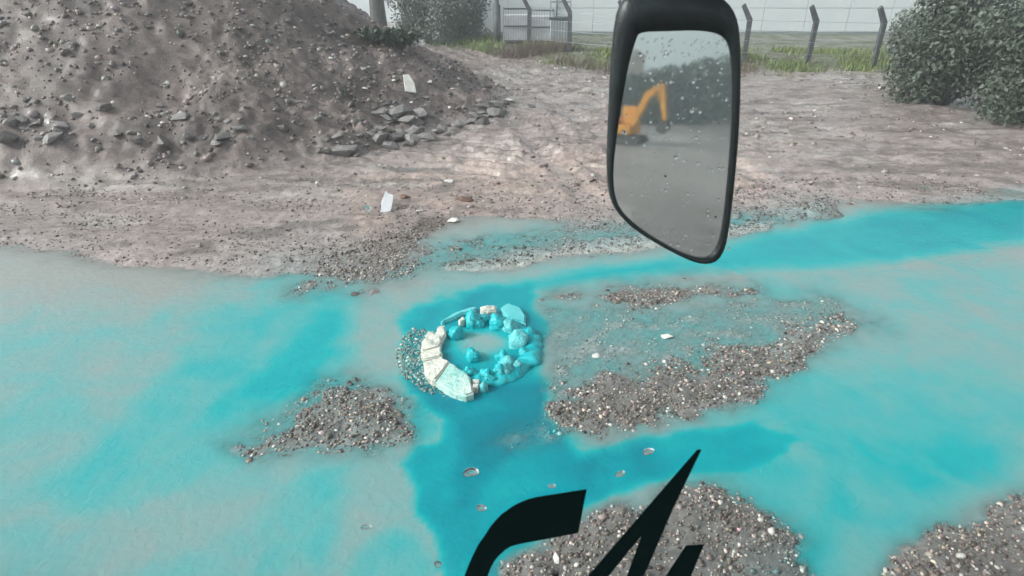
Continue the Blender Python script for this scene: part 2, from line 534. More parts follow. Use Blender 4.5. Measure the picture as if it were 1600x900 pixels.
M = {}
M['ground'] = ground_mat()
M['water'] = water_mat()
M['gravel'] = stone_mat()
M['rock'] = noise_mat('grey_rock', (0.16, 0.145, 0.14), (0.34, 0.32, 0.31), 6, 0.5, 0.5, 20)
M['rock_dark'] = noise_mat('dark_rock', (0.09, 0.082, 0.078), (0.20, 0.185, 0.175), 6, 0.5, 0.5, 20)
M['rock_brown'] = noise_mat('brown_clod', (0.10, 0.055, 0.04), (0.22, 0.13, 0.095), 8, 0.6, 0.5, 20)
M['rock_white'] = noise_mat('pale_stone', (0.55, 0.53, 0.49), (0.78, 0.77, 0.73), 8, 0.5, 0.3, 24)
M['concrete'] = noise_mat('pale_concrete', (0.30, 0.36, 0.32), (0.76, 0.74, 0.67), 11, 0.5, 0.9, 34, c3=(0.68, 0.68, 0.60))
M['concrete_dyed'] = noise_mat('dyed_concrete', (0.16, 0.52, 0.48), (0.72, 0.73, 0.65), 5, 0.5, 0.9, 34, c3=(0.45, 0.70, 0.63))
M['stone_dyed'] = noise_mat('dyed_stone', (0.0, 0.30, 0.36), (0.12, 0.64, 0.66), 2.2, 0.2, 0.5, 5, c3=(0.0, 0.50, 0.55))
M['stone_dyed_pale'] = noise_mat('pale_dyed_stone', (0.0, 0.46, 0.52), (0.25, 0.70, 0.69), 2.6, 0.35, 0.7, 6)
M['rim_dyed'] = noise_mat('dyed_rim', (0.0, 0.30, 0.36), (0.03, 0.50, 0.54), 5, 0.22, 0.4, 16, c3=(0.0, 0.40, 0.45))
M['post'] = noise_mat('weathered_post', (0.05, 0.058, 0.06), (0.11, 0.12, 0.125), 5, 0.7, 0.3)
M['bark'] = noise_mat('bark', (0.05, 0.05, 0.048), (0.12, 0.12, 0.11), 9, 0.8, 0.7)
M['cladding'] = noise_mat('white_cladding', (0.78, 0.85, 0.87), (0.90, 0.93, 0.94), 0.5, 0.5, 0.05, 3)
M['trim'] = noise_mat('grey_trim', (0.30, 0.34, 0.35), (0.42, 0.46, 0.47), 4, 0.5)
M['galv'] = noise_mat('galvanised', (0.30, 0.34, 0.37), (0.48, 0.52, 0.55), 6, 0.45, 0.0, metallic=0.3)
M['plastic_white'] = noise_mat('white_plastic', (0.60, 0.62, 0.66), (0.78, 0.79, 0.80), 3, 0.4)
M['black'] = noise_mat('black_plastic', (0.008, 0.012, 0.014), (0.022, 0.030, 0.033), 30, 0.35, 0.08, 200)
M['vinyl'] = noise_mat('black_vinyl', (0.001, 0.006, 0.006), (0.002, 0.009, 0.009), 5, 0.9, spec=0.03)
M['orange'] = noise_mat('orange_paint', (0.62, 0.22, 0.015), (0.80, 0.36, 0.03), 2.5, 0.45)
M['steel_dark'] = noise_mat('dark_steel', (0.03, 0.03, 0.03), (0.08, 0.075, 0.07), 5, 0.6)
M['leaf_grey'] = leaf_mat('grey_leaves', (0.085, 0.105, 0.09), (0.22, 0.25, 0.21))
M['leaf_dark'] = leaf_mat('dark_leaves', (0.05, 0.07, 0.05), (0.12, 0.15, 0.11))
M['leaf_grass'] = leaf_mat('grass_blades', (0.07, 0.11, 0.03), (0.26, 0.32, 0.10))
M['leaf_dry'] = leaf_mat('dry_stems', (0.09, 0.065, 0.05), (0.22, 0.165, 0.13))
M['red'] = noise_mat('roof_tile', (0.28, 0.12, 0.08), (0.42, 0.20, 0.14), 3, 0.7)
M['wall_pink'] = noise_mat('pink_render', (0.50, 0.38, 0.32), (0.62, 0.50, 0.43), 2, 0.8)
M['glass_dark'] = noise_mat('dark_glass', (0.02, 0.025, 0.03), (0.04, 0.05, 0.055), 3, 0.1)

m, N, L, P = mat_new('mirror_silver')
tcn = N.new('ShaderNodeTexCoord')
nz = N.new('ShaderNodeTexNoise'); nz.inputs['Scale'].default_value = 9; nz.inputs['Detail'].default_value = 6
L.new(tcn.outputs['Object'], nz.inputs['Vector'])
mr = N.new('ShaderNodeMapRange'); mr.inputs['From Min'].default_value = 0.45; mr.inputs['From Max'].default_value = 0.75
mr.inputs['To Min'].default_value = 0.03; mr.inputs['To Max'].default_value = 0.14
L.new(nz.outputs['Fac'], mr.inputs['Value'])
L.new(mr.outputs[0], P.inputs['Roughness'])
P.inputs['Base Color'].default_value = (0.88, 0.91, 0.90, 1)
P.inputs['Metallic'].default_value = 1.0
M['mirror'] = m

m, N, L, P = mat_new('rain_water')
P.inputs['Base Color'].default_value = (1, 1, 1, 1)
P.inputs['Transmission Weight'].default_value = 1.0
P.inputs['IOR'].default_value = 1.33
P.inputs['Roughness'].default_value = 0.0
M['drop'] = m

m, N, L, P = mat_new('windscreen_glass')
tr = N.new('ShaderNodeBsdfTransparent'); tr.inputs['Color'].default_value = (0.955, 0.985, 0.985, 1)
gl = N.new('ShaderNodeBsdfGlossy'); gl.inputs['Roughness'].default_value = 0.05
fr = N.new('ShaderNodeFresnel'); fr.inputs['IOR'].default_value = 1.12
mx = N.new('ShaderNodeMixShader')
L.new(fr.outputs[0], mx.inputs[0]); L.new(tr.outputs[0], mx.inputs[1]); L.new(gl.outputs[0], mx.inputs[2])
L.new(mx.outputs[0], N['Material Output'].inputs['Surface'])
M['glass'] = m


# ------------------------------------------------------------------ the ground
def lines(*spec):
    out = [spec[0]]
    for end, step in spec[1:]:
        n = max(1, int(round((end - out[-1]) / step)))
        out += list(out[-1] + (end - out[-1]) * (np.arange(1, n + 1) / n))
    return np.array(out)


ys = lines(-420.0, (-60, 60), (-45, 5), (-20, 0.7), (0.6, 0.28), (1.6, 0.06), (7.5, 0.021), (13, 0.034), (20, 0.06), (30, 0.16), (50, 1.0), (120, 7), (900, 120))
xs = lines(-700.0, (-80, 80), (-24, 4), (-12, 0.22), (-6, 0.08), (-3.4, 0.035), (3.6, 0.022), (6, 0.04), (12, 0.1), (24, 0.4), (80, 4), (700, 80))
XX, YY = np.meshgrid(xs, ys)
fx, fy = XX.ravel(), YY.ravel()
FD = fields(fx, fy)
nx, ny = len(xs), len(ys)
ZG = FD['z'].reshape(ny, nx)
idx = np.arange(nx * ny).reshape(ny, nx)
quads = np.stack([idx[:-1, :-1], idx[:-1, 1:], idx[1:, 1:], idx[1:, :-1]], -1).reshape(-1, 4)
me = mesh_np('muddy_ground', np.stack([fx, fy, FD['z']], 1), quads, True)
attr_c(me, 'mud', FD['col'])
attr_f(me, 'wet', FD['wet'])
ground = link('muddy_ground', me, M['ground'])
tag(ground, 'wet grey brown mud yard with tread prints', 'ground', kind='structure')

# the standing and running water: a level sheet that the ground rises through
sel_y = np.where((ys > 1.0) & (ys < 11.0))[0][::2]
sel_x = np.where((xs > -11) & (xs < 11))[0][::2]
sub = idx[np.ix_(sel_y, sel_x)]
sv = sub.ravel()
zt, dye_s = FD['z'][sv], FD['dye'][sv]
opac = 1 - np.exp(-np.clip(0.002 - zt, 0, 1) / 0.016)
remap = np.arange(len(sv)).reshape(sub.shape)
wq = np.stack([remap[:-1, :-1], remap[:-1, 1:], remap[1:, 1:], remap[1:, :-1]], -1).reshape(-1, 4)
keep = (zt[wq] < 0.006).any(1)
wx, wy = fx[sv], fy[sv]
wz = 0.0012 * fbm(wx * 3, wy * 3, 3, 301) + 0.02 * np.exp(-((wx - MAN.x) ** 2 + (wy - MAN.y) ** 2) / 0.25)
me = mesh_np('dyed_water', np.stack([wx, wy, wz], 1), wq[keep], True)
attr_f(me, 'dye', dye_s)
attr_f(me, 'opacity', np.clip(opac, 0, 1))
water = link('dyed_water', me, M['water'])
tag(water, 'turquoise dyed water flooding the muddy yard', 'water', kind='structure')

# ------------------------------------------------------------------ gravel (nobody could count it)
rng = np.random.default_rng(7)
bm = bmesh.new()
bmesh.ops.create_icosphere(bm, subdivisions=1, radius=1.0)
ICO = np.array([v.co[:] for v in bm.verts])
bm.faces.ensure_lookup_table()
ICF = np.array([[v.index for v in f.verts] for f in bm.faces])
bm.free()


def scatter(name, label, x, y, z, r, tone, flat=0.65):
    n = len(x)
    V = np.repeat(ICO[None], n, 0) * (1 + rng.uniform(-0.28, 0.28, (n, 12, 1)))
    V = V * np.stack([rng.uniform(0.75, 1.35, n), rng.uniform(0.75, 1.2, n), rng.uniform(0.5, 0.9, n) * flat / 0.65], 1)[:, None]
    th = rng.uniform(0, 2 * np.pi, n)
    ph = rng.normal(0, 0.35, n)
    y1 = V[..., 1] * np.cos(ph)[:, None] - V[..., 2] * np.sin(ph)[:, None]
    z1 = V[..., 1] * np.sin(ph)[:, None] + V[..., 2] * np.cos(ph)[:, None]
    x1 = V[..., 0] * np.cos(th)[:, None] - y1 * np.sin(th)[:, None]
    y2 = V[..., 0] * np.sin(th)[:, None] + y1 * np.cos(th)[:, None]
    V = np.stack([x1, y2, z1], -1) * r[:, None, None] + np.stack([x, y, z], 1)[:, None]
    F = (ICF[None] + (np.arange(n) * 12)[:, None, None]).reshape(-1, 3)
    me = mesh_np(name, V.reshape(-1, 3), F, False)
    attr_c(me, 'tone', np.repeat(tone, 12, 0))
    o = link(name, me, M['gravel'])
    return tag(o, label, 'gravel', kind='stuff')


def stone_tones(n, base=(0.165, 0.136, 0.118), spread=0.62, light=0.12):
    t = np.array(base)[None] * np.exp(rng.normal(0, spread, (n, 1))) * (1 + rng.normal(0, 0.06, (n, 3)))
    lt = rng.random(n) < light
    t[lt] = np.array((0.60, 0.57, 0.52)) * rng.uniform(0.7, 1.15, (lt.sum(), 1))
    return np.clip(t, 0.02, 0.85)


# near banks and shallows
n = 340000
x = rng.uniform(-7.5, 7.5, n)
y = rng.uniform(1.7, 9.5, n)
k = np.abs(x) < 0.85 * y + 1.6
x, y = x[k], y[k]
n = len(x)
f = fields(x, y)
clump = np.clip(0.75 + 0.9 * fbm(x * 5, y * 5, 3, 401), 0.08, 1.4)
k = rng.random(n) < np.clip(f['grav'], 0, 1) * clump * 1.0
x, y, z, bankv, filmv, dyev = x[k], y[k], f['z'][k], f['bank'][k], f['film'][k], f['dye'][k]
r = np.clip(rng.lognormal(-4.86, 0.42, len(x)), 0.003, 0.028) * np.where(bankv > 0.4, 1.0, 0.72)
tn = stone_tones(len(x), light=0.10)
sm = (bankv < 0.35) & (filmv > 0.3) & (y < 6.2)
up = (bankv < 0.5) & (y > 6.2)
r[up] *= 1.35
tn[up] *= 0.55
tn[sm] = tn[sm] * 0.45 + np.array((0.22, 0.32, 0.29)) * rng.uniform(0.5, 1.7, (sm.sum(), 1)) * 0.55
dd = np.clip((dyev - 0.45) * 2.2, 0, 0.85)[:, None]
tn = tn * (1 - dd) + np.array((0.02, 0.42, 0.45)) * dd
scatter('gravel', 'wet brown and grey gravel on banks between the turquoise streams', x, y, z + r * 0.15, r, tn)

# heap and yard stones
n = 60000
x = rng.uniform(-22, 1.5, n)
y = rng.uniform(7.5, 26, n)
f = fields(x, y)
k = rng.random(n) < np.clip(f['heap'] * 6, 0, 1) * np.clip(0.55 + 0.8 * fbm(x * 1.5, y * 1.5, 3, 402), 0.05, 1)
x, y, z = x[k], y[k], f['z'][k]
r = np.clip(rng.lognormal(-3.75, 0.55, len(x)), 0.010, 0.085)
scatter('heap_gravel', 'loose grey stones and crumbs covering the rubble heap', x, y, z + r * 0.1, r, stone_tones(len(x), (0.170, 0.146, 0.136), 0.45, 0.035))
n = 9000
x = rng.uniform(-9, 12, n)
y = rng.uniform(8.0, 24, n)
f = fields(x, y)
k = (f['heap'] < 0.03) & (rng.random(n) < np.clip(0.35 + 0.9 * fbm(x * 0.8, y * 0.8, 3, 403), 0.03, 1))
x, y, z = x[k], y[k], f['z'][k]
r = np.clip(rng.lognormal(-3.75, 0.5, len(x)), 0.010, 0.07)
scatter('yard_stones', 'scattered small stones and clods pressed into the mud yard', x, y, z, r, stone_tones(len(x), (0.20, 0.165, 0.15), 0.4, 0.10), 0.5)

# ------------------------------------------------------------------ rocks one can pick out
def rock_mesh(seed, flat=0.7, npts=15, bevel=True):
    rd = random.Random(seed)
    bm = bmesh.new()
    for i in range(npts):
        v = Vector((rd.gauss(0, 1), rd.gauss(0, 1), rd.gauss(0, 1))).normalized() * rd.uniform(0.8, 1.1)
        bm.verts.new((v.x * 1.15, v.y * 0.9, v.z * flat))
    r = bmesh.ops.convex_hull(bm, input=bm.verts)
    bmesh.ops.delete(bm, geom=[g for g in set(r['geom_interior'] + r['geom_unused']) if isinstance(g, bmesh.types.BMVert)], context='VERTS')
    me = bpy.data.meshes.new('rock')
    bmesh.ops.recalc_face_normals(bm, faces=bm.faces)
    bm.to_mesh(me)
    bm.free()
    return me


def on(u, v):
    """the first point of the ground met along a line of sight"""
    d = ray(u, v)
    t, dt = 2.0, 0.06
    while t < 90:
        q = Vector((0, 0, CAMH)) + d * t
        if q.z < zat(q.x, q.y):
            lo, hi = t - dt, t
            for _ in range(8):
                m_ = (lo + hi) / 2
                q = Vector((0, 0, CAMH)) + d * m_
                if q.z < zat(q.x, q.y):
                    hi = m_
                else:
                    lo = m_
            return q
        t += dt
    return q


ROCKS = {}


def rock(name, px, size, mat, label, cat='rock', group=None, seed=0, squash=1.0, sink=0.25, pos=None, zoff=None):
    key = (seed % 9, mat)
    if key not in ROCKS:
        ROCKS[key] = rock_mesh(seed % 9 + 3)
        ROCKS[key].materials.append(M[mat])
    if pos is None:
        p = on(*px)
        pos = (p.x, p.y)
    rd = random.Random(seed * 7 + 1)
    o = link(name, ROCKS[key])
    z = zat(*pos) if zoff is None else zoff
    o.location = (pos[0], pos[1], z + size * (0.5 - sink) * squash)
    o.rotation_euler = (rd.uniform(-.3, .3), rd.uniform(-.3, .3), rd.uniform(0, 6.28))
    o.scale = (size * rd.uniform(.85, 1.15), size * rd.uniform(.8, 1.1), size * squash)
    return tag(o, label, cat, group)


# singled-out ones
rock('boulder', (772, 179), 0.26, 'rock', 'largest grey boulder at the right end of the heap', seed=1, squash=.8)
rock('boulder', (646, 212), 0.24, 'rock', 'square grey boulder at the middle of the heap foot', seed=2, squash=.9)
rock('rock', (768, 164), 0.13, 'rock', 'rounded pale grey rock perched behind the largest boulder', seed=3)
rock('rock', (796, 157), 0.15, 'rock_white', 'pale flat rock lying furthest right off the heap tip', seed=4, squash=.5)
rock('rock', (831, 167), 0.11, 'rock_dark', 'lone dark rock on wet mud beside the heap tip', seed=5, squash=.7)
rock('rock', (617, 190), 0.19, 'rock', 'long flat grey rock low on the heap slope', seed=6, squash=.5)
rock('rock', (664, 152), 0.10, 'rock_white', 'small white stone below the pale slab on the heap', 'stone', seed=7, squash=.6)
rock('rock', (682, 206), 0.12, 'rock_white', 'white wet rock beside the square boulder at heap foot', 'rock', seed=8, squash=.6)
rock('clod', (726, 313), 0.13, 'rock_brown', 'larger reddish brown clod on smooth pinkish mud', 'clod', seed=9, squash=.55)
rock('clod', (632, 308), 0.09, 'rock_brown', 'small dark reddish clod left of the larger brown clod', 'clod', seed=10, squash=.5)
rock('stone', (707, 346), 0.085, 'rock_white', 'white pinkish stone at the upper edge of the flooded ground', 'stone', seed=11, squash=.6)
rock('stone', (657, 330), 0.06, 'rock_white', 'small white pebble in mud above the flooded ground', 'stone', seed=12, squash=.6)
rock('stone', (700, 284), 0.10, 'rock_white', 'white flat flake on mud below the heap', 'stone', seed=13, squash=.25)
rock('stone', (582, 461), 0.075, 'rock', 'pale grey stone at the edge of milky water', 'stone', seed=14, squash=.6)
rock('stone', (556, 463), 0.06, 'rock_dark', 'dark wet stone at the edge of milky water', 'stone', seed=15, squash=.6)
rock('stone', (868, 874), 0.035, 'rock_white', 'bright white pebble on gravel inside the black letter C', 'stone', seed=16, squash=.7)
rock('stone', (1041, 527), 0.055, 'rock_white', 'pinkish white stone in the shallow water near the mirror', 'stone', seed=17, squash=.6)
rock('stone', (932, 557), 0.05, 'rock_white', 'small white splinter of stone in shallow grey water', 'stone', seed=18, squash=.4)

# pale scrap added for a bright raindrop streak on the windscreen
bm = bmesh.new()
bm_prism(bm, [(-.09, 0, -.03), (.03, 0, -.04), (.08, .01, .04), (.11, .02, .15), (.12, .03, .23), (.05, .03, .25), (.02, .03, .29), (-.01, .02, .22), (-.05, .02, .14), (-.06, .01, .05)], (0, .012, 0))
o = from_bm('streak_standin', bm, M['plastic_white'])
p = G(603, 336)
o.location = (p.x, p.y, zat(p.x, p.y)); o.rotation_euler = (R(-48), 0, R(10)); o.scale = (1, 1, 1.25)
tag(o, 'bright white ragged scrap added for a raindrop streak left of the brown clods', 'standin')

# pale slab stuck in the slope
p = on(642, 140)
bm = bmesh.new()
bm_prism(bm, [(-.12, -.20, 0), (.13, -.22, 0), (.09, .02, 0), (-.02, .22, 0), (-.15, .20, 0)], (0, 0, .05))
bmesh.ops.bevel(bm, geom=bm.edges[:], offset=.008, segments=1, affect='EDGES')
o = from_bm('concrete_slab', bm, M['rock_white'])
o.location = (p.x, p.y - .05, p.z + .12)
o.rotation_euler = (R(52), R(6), R(14))
tag(o, 'pale rectangular concrete slab stuck upright in the heap slope', 'slab')

# tumbled rocks along the foot of the heap
rd = random.Random(5)
FOOT = 'grey rocks tumbled along the foot of the heap'
cnt = 0
foot_px = [(548, 250), (600, 238), (640, 228), (690, 216), (735, 200), (765, 186), (785, 172)]
while cnt < 110:
    s = rd.random() * (len(foot_px) - 1)
    i = int(s)
    u = foot_px[i][0] + (foot_px[i + 1][0] - foot_px[i][0]) * (s - i)
    v = foot_px[i][1] + (foot_px[i + 1][1] - foot_px[i][1]) * (s - i)
    v -= abs(rd.gauss(0, 1)) * (34 if u < 640 else 15)
    u += rd.uniform(-12, 12)
    sz, mt_, sq_ = min(0.24, rd.lognormvariate(-2.15 if u < 700 else -2.4, 0.45)), rd.choice(['rock', 'rock', 'rock_dark']), rd.uniform(.55, .9)
    lb = ' '.join(['large' if sz > .14 else 'small' if sz < .085 else 'middling', 'dark' if mt_ == 'rock_dark' else 'grey', 'flat' if sq_ < .68 else 'blocky', 'heap foot rock',
                   'left of the square boulder' if u < 630 else 'between the two boulders' if u < 755 else 'beside the largest boulder', 'low on the mud' if v > np.interp(u, [q[0] for q in foot_px], [q[1] for q in foot_px]) - 12 else 'higher up'])
    rock('rock', (u, v), sz, mt_, lb, 'rock', FOOT, seed=rd.randrange(1000), squash=sq_)
    cnt += 1
cnt = 0
while cnt < 60:
    u = rd.uniform(0, 545)
    v = 245 - (548 - u) * 0.05 - abs(rd.gauss(0, 1)) * 40
    sz, mt_, sq_ = min(0.2, rd.lognormvariate(-2.4, 0.45)), rd.choice(['rock', 'rock_dark']), rd.uniform(.55, .9)
    lb = ' '.join(['large' if sz > .12 else 'small', 'dark' if mt_ == 'rock_dark' else 'grey', 'flat' if sq_ < .68 else 'blocky', 'rock on the heap\'s left flank', 'near the left edge' if u < 180 else 'further right' if u > 380 else 'midway along', 'low down' if v > 190 else 'high up'])
    rock('rock', (u, v), sz, mt_, lb, 'rock', 'rocks on the left flank of the heap', seed=rd.randrange(1000), squash=sq_)
    cnt += 1
for i in range(26):
    u, v = rd.uniform(560, 720), rd.uniform(60, 190)
    if v < 40 + (u - 548) * 0.55 + 8:
        continue
    k_m = rd.choice(['rock', 'rock_white'])
    rock('rock', (u, v), rd.uniform(.05, .10), k_m, ('white' if k_m == 'rock_white' else 'grey') + ' small rock on the heap slope ' + ('above the pale slab' if v < 120 else 'below and right of the pale slab' if u > 645 else 'below and left of the pale slab'), 'rock', 'small rocks up the heap slope', seed=rd.randrange(1000), squash=rd.uniform(.4, .7))

# ------------------------------------------------------------------ the broken manhole
def W(u, v, z=0.10):
    p = G(u, v, z)
    return p


MZ = 0.10
man = empty('broken_manhole', (MAN.x, MAN.y, 0), 'broken manhole ring of pale concrete with turquoise water welling out', 'manhole')


def man_piece(name, outline, mat, top=MZ, thick=0.14, tilt=(0, 0), seed=0, label=None, bev=0.014):
    rd = random.Random(seed)
    P_ = [G(u, v, top) - Vector((MAN.x, MAN.y, 0)) for u, v in outline]
    # break the straight edges a little
    Q = []
    for i, a in enumerate(P_):
        b = P_[(i + 1) % len(P_)]
        Q.append(a)
        for t in (0.33, 0.67):
            m_ = a.lerp(b, t)
            Q.append(m_ + Vector((rd.uniform(-1, 1), rd.uniform(-1, 1), 0)) * 0.008)
    c = sum(Q, Vector()) / len(Q)
    for q in Q:
        q.z += tilt[0] * (q.x - c.x) + tilt[1] * (q.y - c.y)
    bm = bmesh.new()
    bm_prism(bm, Q, (0, 0, -thick))
    up = [e for e in bm.edges if all(v.co.z > top - thick * 0.5 - 0.03 for v in e.verts)]
    bmesh.ops.recalc_face_normals(bm, faces=bm.faces)
    bmesh.ops.bevel(bm, geom=up, offset=bev, segments=2, affect='EDGES')
    o = from_bm(name, bm, mat, man)
    if label:
        o['label'] = label
    return o


man_piece('ring_segment', [(683, 511), (694, 508), (697, 521), (690, 530), (676, 527)], M['concrete'], .075, .11, (0, .1), 1)
man_piece('ring_segment', [(659, 531), (669, 519), (686, 524), (691, 532), (687, 540), (658, 546)], M['concrete'], .08, .11, (.05, .1), 2, 'pinkish white ring segment with a dark pit')
man_piece('ring_segment', [(657, 549), (688, 542), (692, 553), (688, 557), (661, 560)], M['concrete'], .078, .11, (.1, 0), 3)
man_piece('ring_segment', [(661, 563), (690, 558), (702, 567), (680, 592), (668, 588), (663, 577)], M['concrete'], .08, .11, (.1, .05), 4)
man_piece('ring_segment', [(681, 594), (703, 568), (724, 580), (735, 590), (740, 612), (728, 616), (704, 609)], M['concrete_dyed'], .08, .11, (.05, .1), 5, 'largest ring segment, stained pale turquoise with a white end')
man_piece('submerged_rim', [(688, 500), (705, 490), (728, 482), (744, 479), (742, 485), (722, 489), (700, 499), (690, 504)], M['stone_dyed_pale'], .045, .1, (0, .05), 6)
man_piece('ring_fragment', [(750, 478), (760, 476), (776, 477), (775, 484), (762, 486), (752, 484)], M['concrete'], .09, .1, (0, .05), 7)
man_piece('submerged_rim', [(782, 482), (795, 475), (812, 480), (822, 492), (822, 502), (808, 499), (792, 495)], M['stone_dyed_pale'], .06, .12, (-.05, .1), 8)
man_piece('ring_fragment', [(716, 499), (724, 494), (727, 498), (719, 503)], M['concrete'], .08, .08, (0, 0), 9, bev=.006)
man_piece('brick_course', [(738, 592), (748, 592), (748, 597), (738, 597)], M['concrete'], .07, .08, (0, 0), 10, bev=.005)
man_piece('brick_course', [(738, 599), (748, 599), (747, 605), (738, 605)], M['concrete'], .065, .08, (0, 0), 11, bev=.005)

# the far half of the ring lies under a bulge of dyed water and silt
bm = bmesh.new()
NA, NT = 140, 16
grid_ = []
for i in range(NA + 1):
    a = R(-112) + R(205) * i / NA
    end = min(1, min(i, NA - i) / 15.0)
    wob = .045 * mnoise.noise(Vector((math.cos(a) * 2.2, math.sin(a) * 2.2, 3))) + .02 * mnoise.noise(Vector((math.cos(a) * 8, math.sin(a) * 8, 7)))
    row = []
    for j in range(NT):
        th = 2 * math.pi * j / NT
        rr2 = (.088 + .03 * mnoise.noise(Vector((math.cos(a) * 5, math.sin(a) * 5, 11)))) * (.25 + .75 * end)
        rad = MR - .045 + wob + rr2 * 1.05 * math.cos(th)
        hz = rr2 * .52 * math.sin(th) + .022 * mnoise.noise(Vector((math.cos(a) * 7, math.sin(a) * 7, th))) + .016 * mnoise.noise(Vector((math.cos(a) * 19, math.sin(a) * 19, th * 2)))
        row.append(bm.verts.new((rad * math.cos(a), rad * math.sin(a), .004 + hz)))
    grid_.append(row)
for i in range(NA):
    for j in range(NT):
        bm.faces.new((grid_[i][j], grid_[i + 1][j], grid_[i + 1][(j + 1) % NT], grid_[i][(j + 1) % NT]))
bm.faces.new(grid_[0]); bm.faces.new(grid_[-1][::-1])
from_bm('buried_rim', bm, M['rim_dyed'], man, True)

DYED = 'turquoise jets welling up in the broken manhole'
for i, (u, v, s, mt, h) in enumerate([
        (713, 519, .060, 'stone_dyed', .06), (737, 500, .075, 'stone_dyed', .06), (745, 506, .05, 'stone_dyed', .04), (778, 502, .060, 'stone_dyed', .07),
        (800, 508, .075, 'stone_dyed_pale', .06), (809, 533, .065, 'stone_dyed_pale', .05), (743, 556, .060, 'stone_dyed', .05), (785, 557, .060, 'stone_dyed', .05),
        (796, 566, .045, 'stone_dyed_pale', .05), (793, 579, .050, 'stone_dyed_pale', .05), (777, 582, .055, 'stone_dyed', .05), (757, 586, .050, 'stone_dyed', .04),
        (742, 583, .045, 'stone_dyed', .03), (811, 571, .035, 'stone_dyed_pale', .04), (757, 604, .030, 'stone_dyed_pale', .03), (728, 578, .04, 'stone_dyed', .04),
        (820, 552, .045, 'stone_dyed', .03), (826, 520, .05, 'stone_dyed', .03), (758, 497, .05, 'stone_dyed', .04), (730, 586, .035, 'stone_dyed', .03), (768, 594, .035, 'stone_dyed', .03)]):
    p = G(u, v, h)
    clock = ['twelve', 'one', 'two', 'three', 'four', 'five', 'six', 'seven', 'eight', 'nine', 'ten', 'eleven'][int(round(math.atan2(u - 752, (545 - v) * 1.3) / math.pi * 6)) % 12]
    lb = ('pale ' if 'pale' in mt else '') + ('large ' if s > .058 else 'small ' if s < .046 else '') + 'rounded turquoise water jet at ' + clock + " o'clock in the manhole"
    bm = bmesh.new()
    bmesh.ops.create_icosphere(bm, subdivisions=3, radius=1.0)
    rs = random.Random(i)
    sh = Vector((rs.uniform(0, 50), rs.uniform(0, 50), rs.uniform(0, 50)))
    for q in bm.verts:
        c0 = q.co.copy()
        k_ = 1 + .42 * mnoise.noise(c0 * 1.3 + sh) + .26 * mnoise.noise(c0 * 3.1 + sh)
        q.co = c0 * k_
        if c0.z < 0:                                    # spreads where it falls back into the pool
            q.co.x *= 1 - .35 * c0.z
            q.co.y *= 1 - .35 * c0.z
        else:
            q.co.z *= 1.25
    o = from_bm('water_jet', bm, M[mt], None, True)
    sz = s * rs.uniform(1.05, 1.4)
    o.location = (p.x + rs.uniform(-.02, .02), p.y + rs.uniform(-.02, .02), h - s * .45)
    o.rotation_euler = (rs.uniform(-.2, .2), rs.uniform(-.2, .2), rs.uniform(0, 6.28))
    o.scale = (sz * rs.uniform(.85, 1.15), sz * rs.uniform(.85, 1.1), sz * rs.uniform(.95, 1.25))
    tag(o, lb, 'water jet', DYED)
# rubble gravel at the left side of the ring
n = 600
a = rng.uniform(2.6, 4.4, n)
rr_ = rng.uniform(.50, .74, n)
x, y = MAN.x + rr_ * np.cos(a), MAN.y + rr_ * np.sin(a)
r = np.clip(rng.lognormal(-4.6, .35, n), .005, .02)
scatter('ring_rubble', 'pale crumbs of concrete washed out beside the manhole ring', x, y, np.full(n, .004), r, np.clip(stone_tones(n, (.20, .28, .26), .35, .03), 0, .8))

# ------------------------------------------------------------------ plants
def leaves(name, mat, pts, size, parent=None, up=0.0, aspect=2.0, dens_tone=None):
    n = len(pts)
    a = rng.normal(0, 1, (n, 3)); a[:, 2] += up
    a /= np.linalg.norm(a, axis=1, keepdims=True)
    b = np.cross(a, rng.normal(0, 1, (n, 3)))
    b /= np.linalg.norm(b, axis=1, keepdims=True)
    s = size * rng.uniform(.6, 1.4, (n, 1))
    A, B = a * s * aspect * .5, b * s * .5
    nrm = np.cross(a, b) * s * .12
    V = np.stack([pts - A, pts + B + nrm, pts + A, pts - B + nrm], 1).reshape(-1, 3)
    F = np.arange(n * 4).reshape(-1, 4)
    me = mesh_np(name, V, F)
    t = np.clip(rng.normal(.45, .22, n) if dens_tone is None else dens_tone, 0, 1)
    attr_f(me, 'tone', np.repeat(t, 4))
    return link(name, me, mat, parent)


def bush(name, base, w, h, d, mat, label, cat='bush', n=5000, leaf=.07, group=None, lobes=11, seed=0):
    rd = np.random.default_rng(seed)
    o = empty(name, base, label, cat, group)
    bm = bmesh.new()
    pts, tones = [], []
    for k in range(lobes):
        a = rd.uniform(0, 6.28)
        q = np.array([math.cos(a) * w * .36 * rd.uniform(.2, 1), math.sin(a) * d * .36 * rd.uniform(.2, 1), h * rd.uniform(.14, .80)])
        bm_tube(bm, [(0.1 * math.cos(a), .1 * math.sin(a), -.05), (q[0] * .45, q[1] * .45, q[2] * .5), tuple(q)], [.045, .03, .01], 6)
        m_ = n // lobes
        g = rd.normal(0, 1, (m_, 3))
        g /= np.linalg.norm(g, axis=1, keepdims=True)
        g *= (rd.random((m_, 1)) ** .4)
        g *= np.array([w * .24, d * .24, h * .24]) * rd.uniform(.75, 1.25)
        p_ = q + g + rd.normal(0, .03, (m_, 3)) * h
        p_[:, 2] = np.abs(p_[:, 2])
        pts.append(p_)
        tones.append(np.clip(rd.normal(rd.uniform(.25, .65), .17, m_), 0, 1))
    from_bm('stem', bm, M['bark'], o, True)
    leaves('foliage', mat, np.concatenate(pts), leaf, o, dens_tone=np.concatenate(tones))
    return o


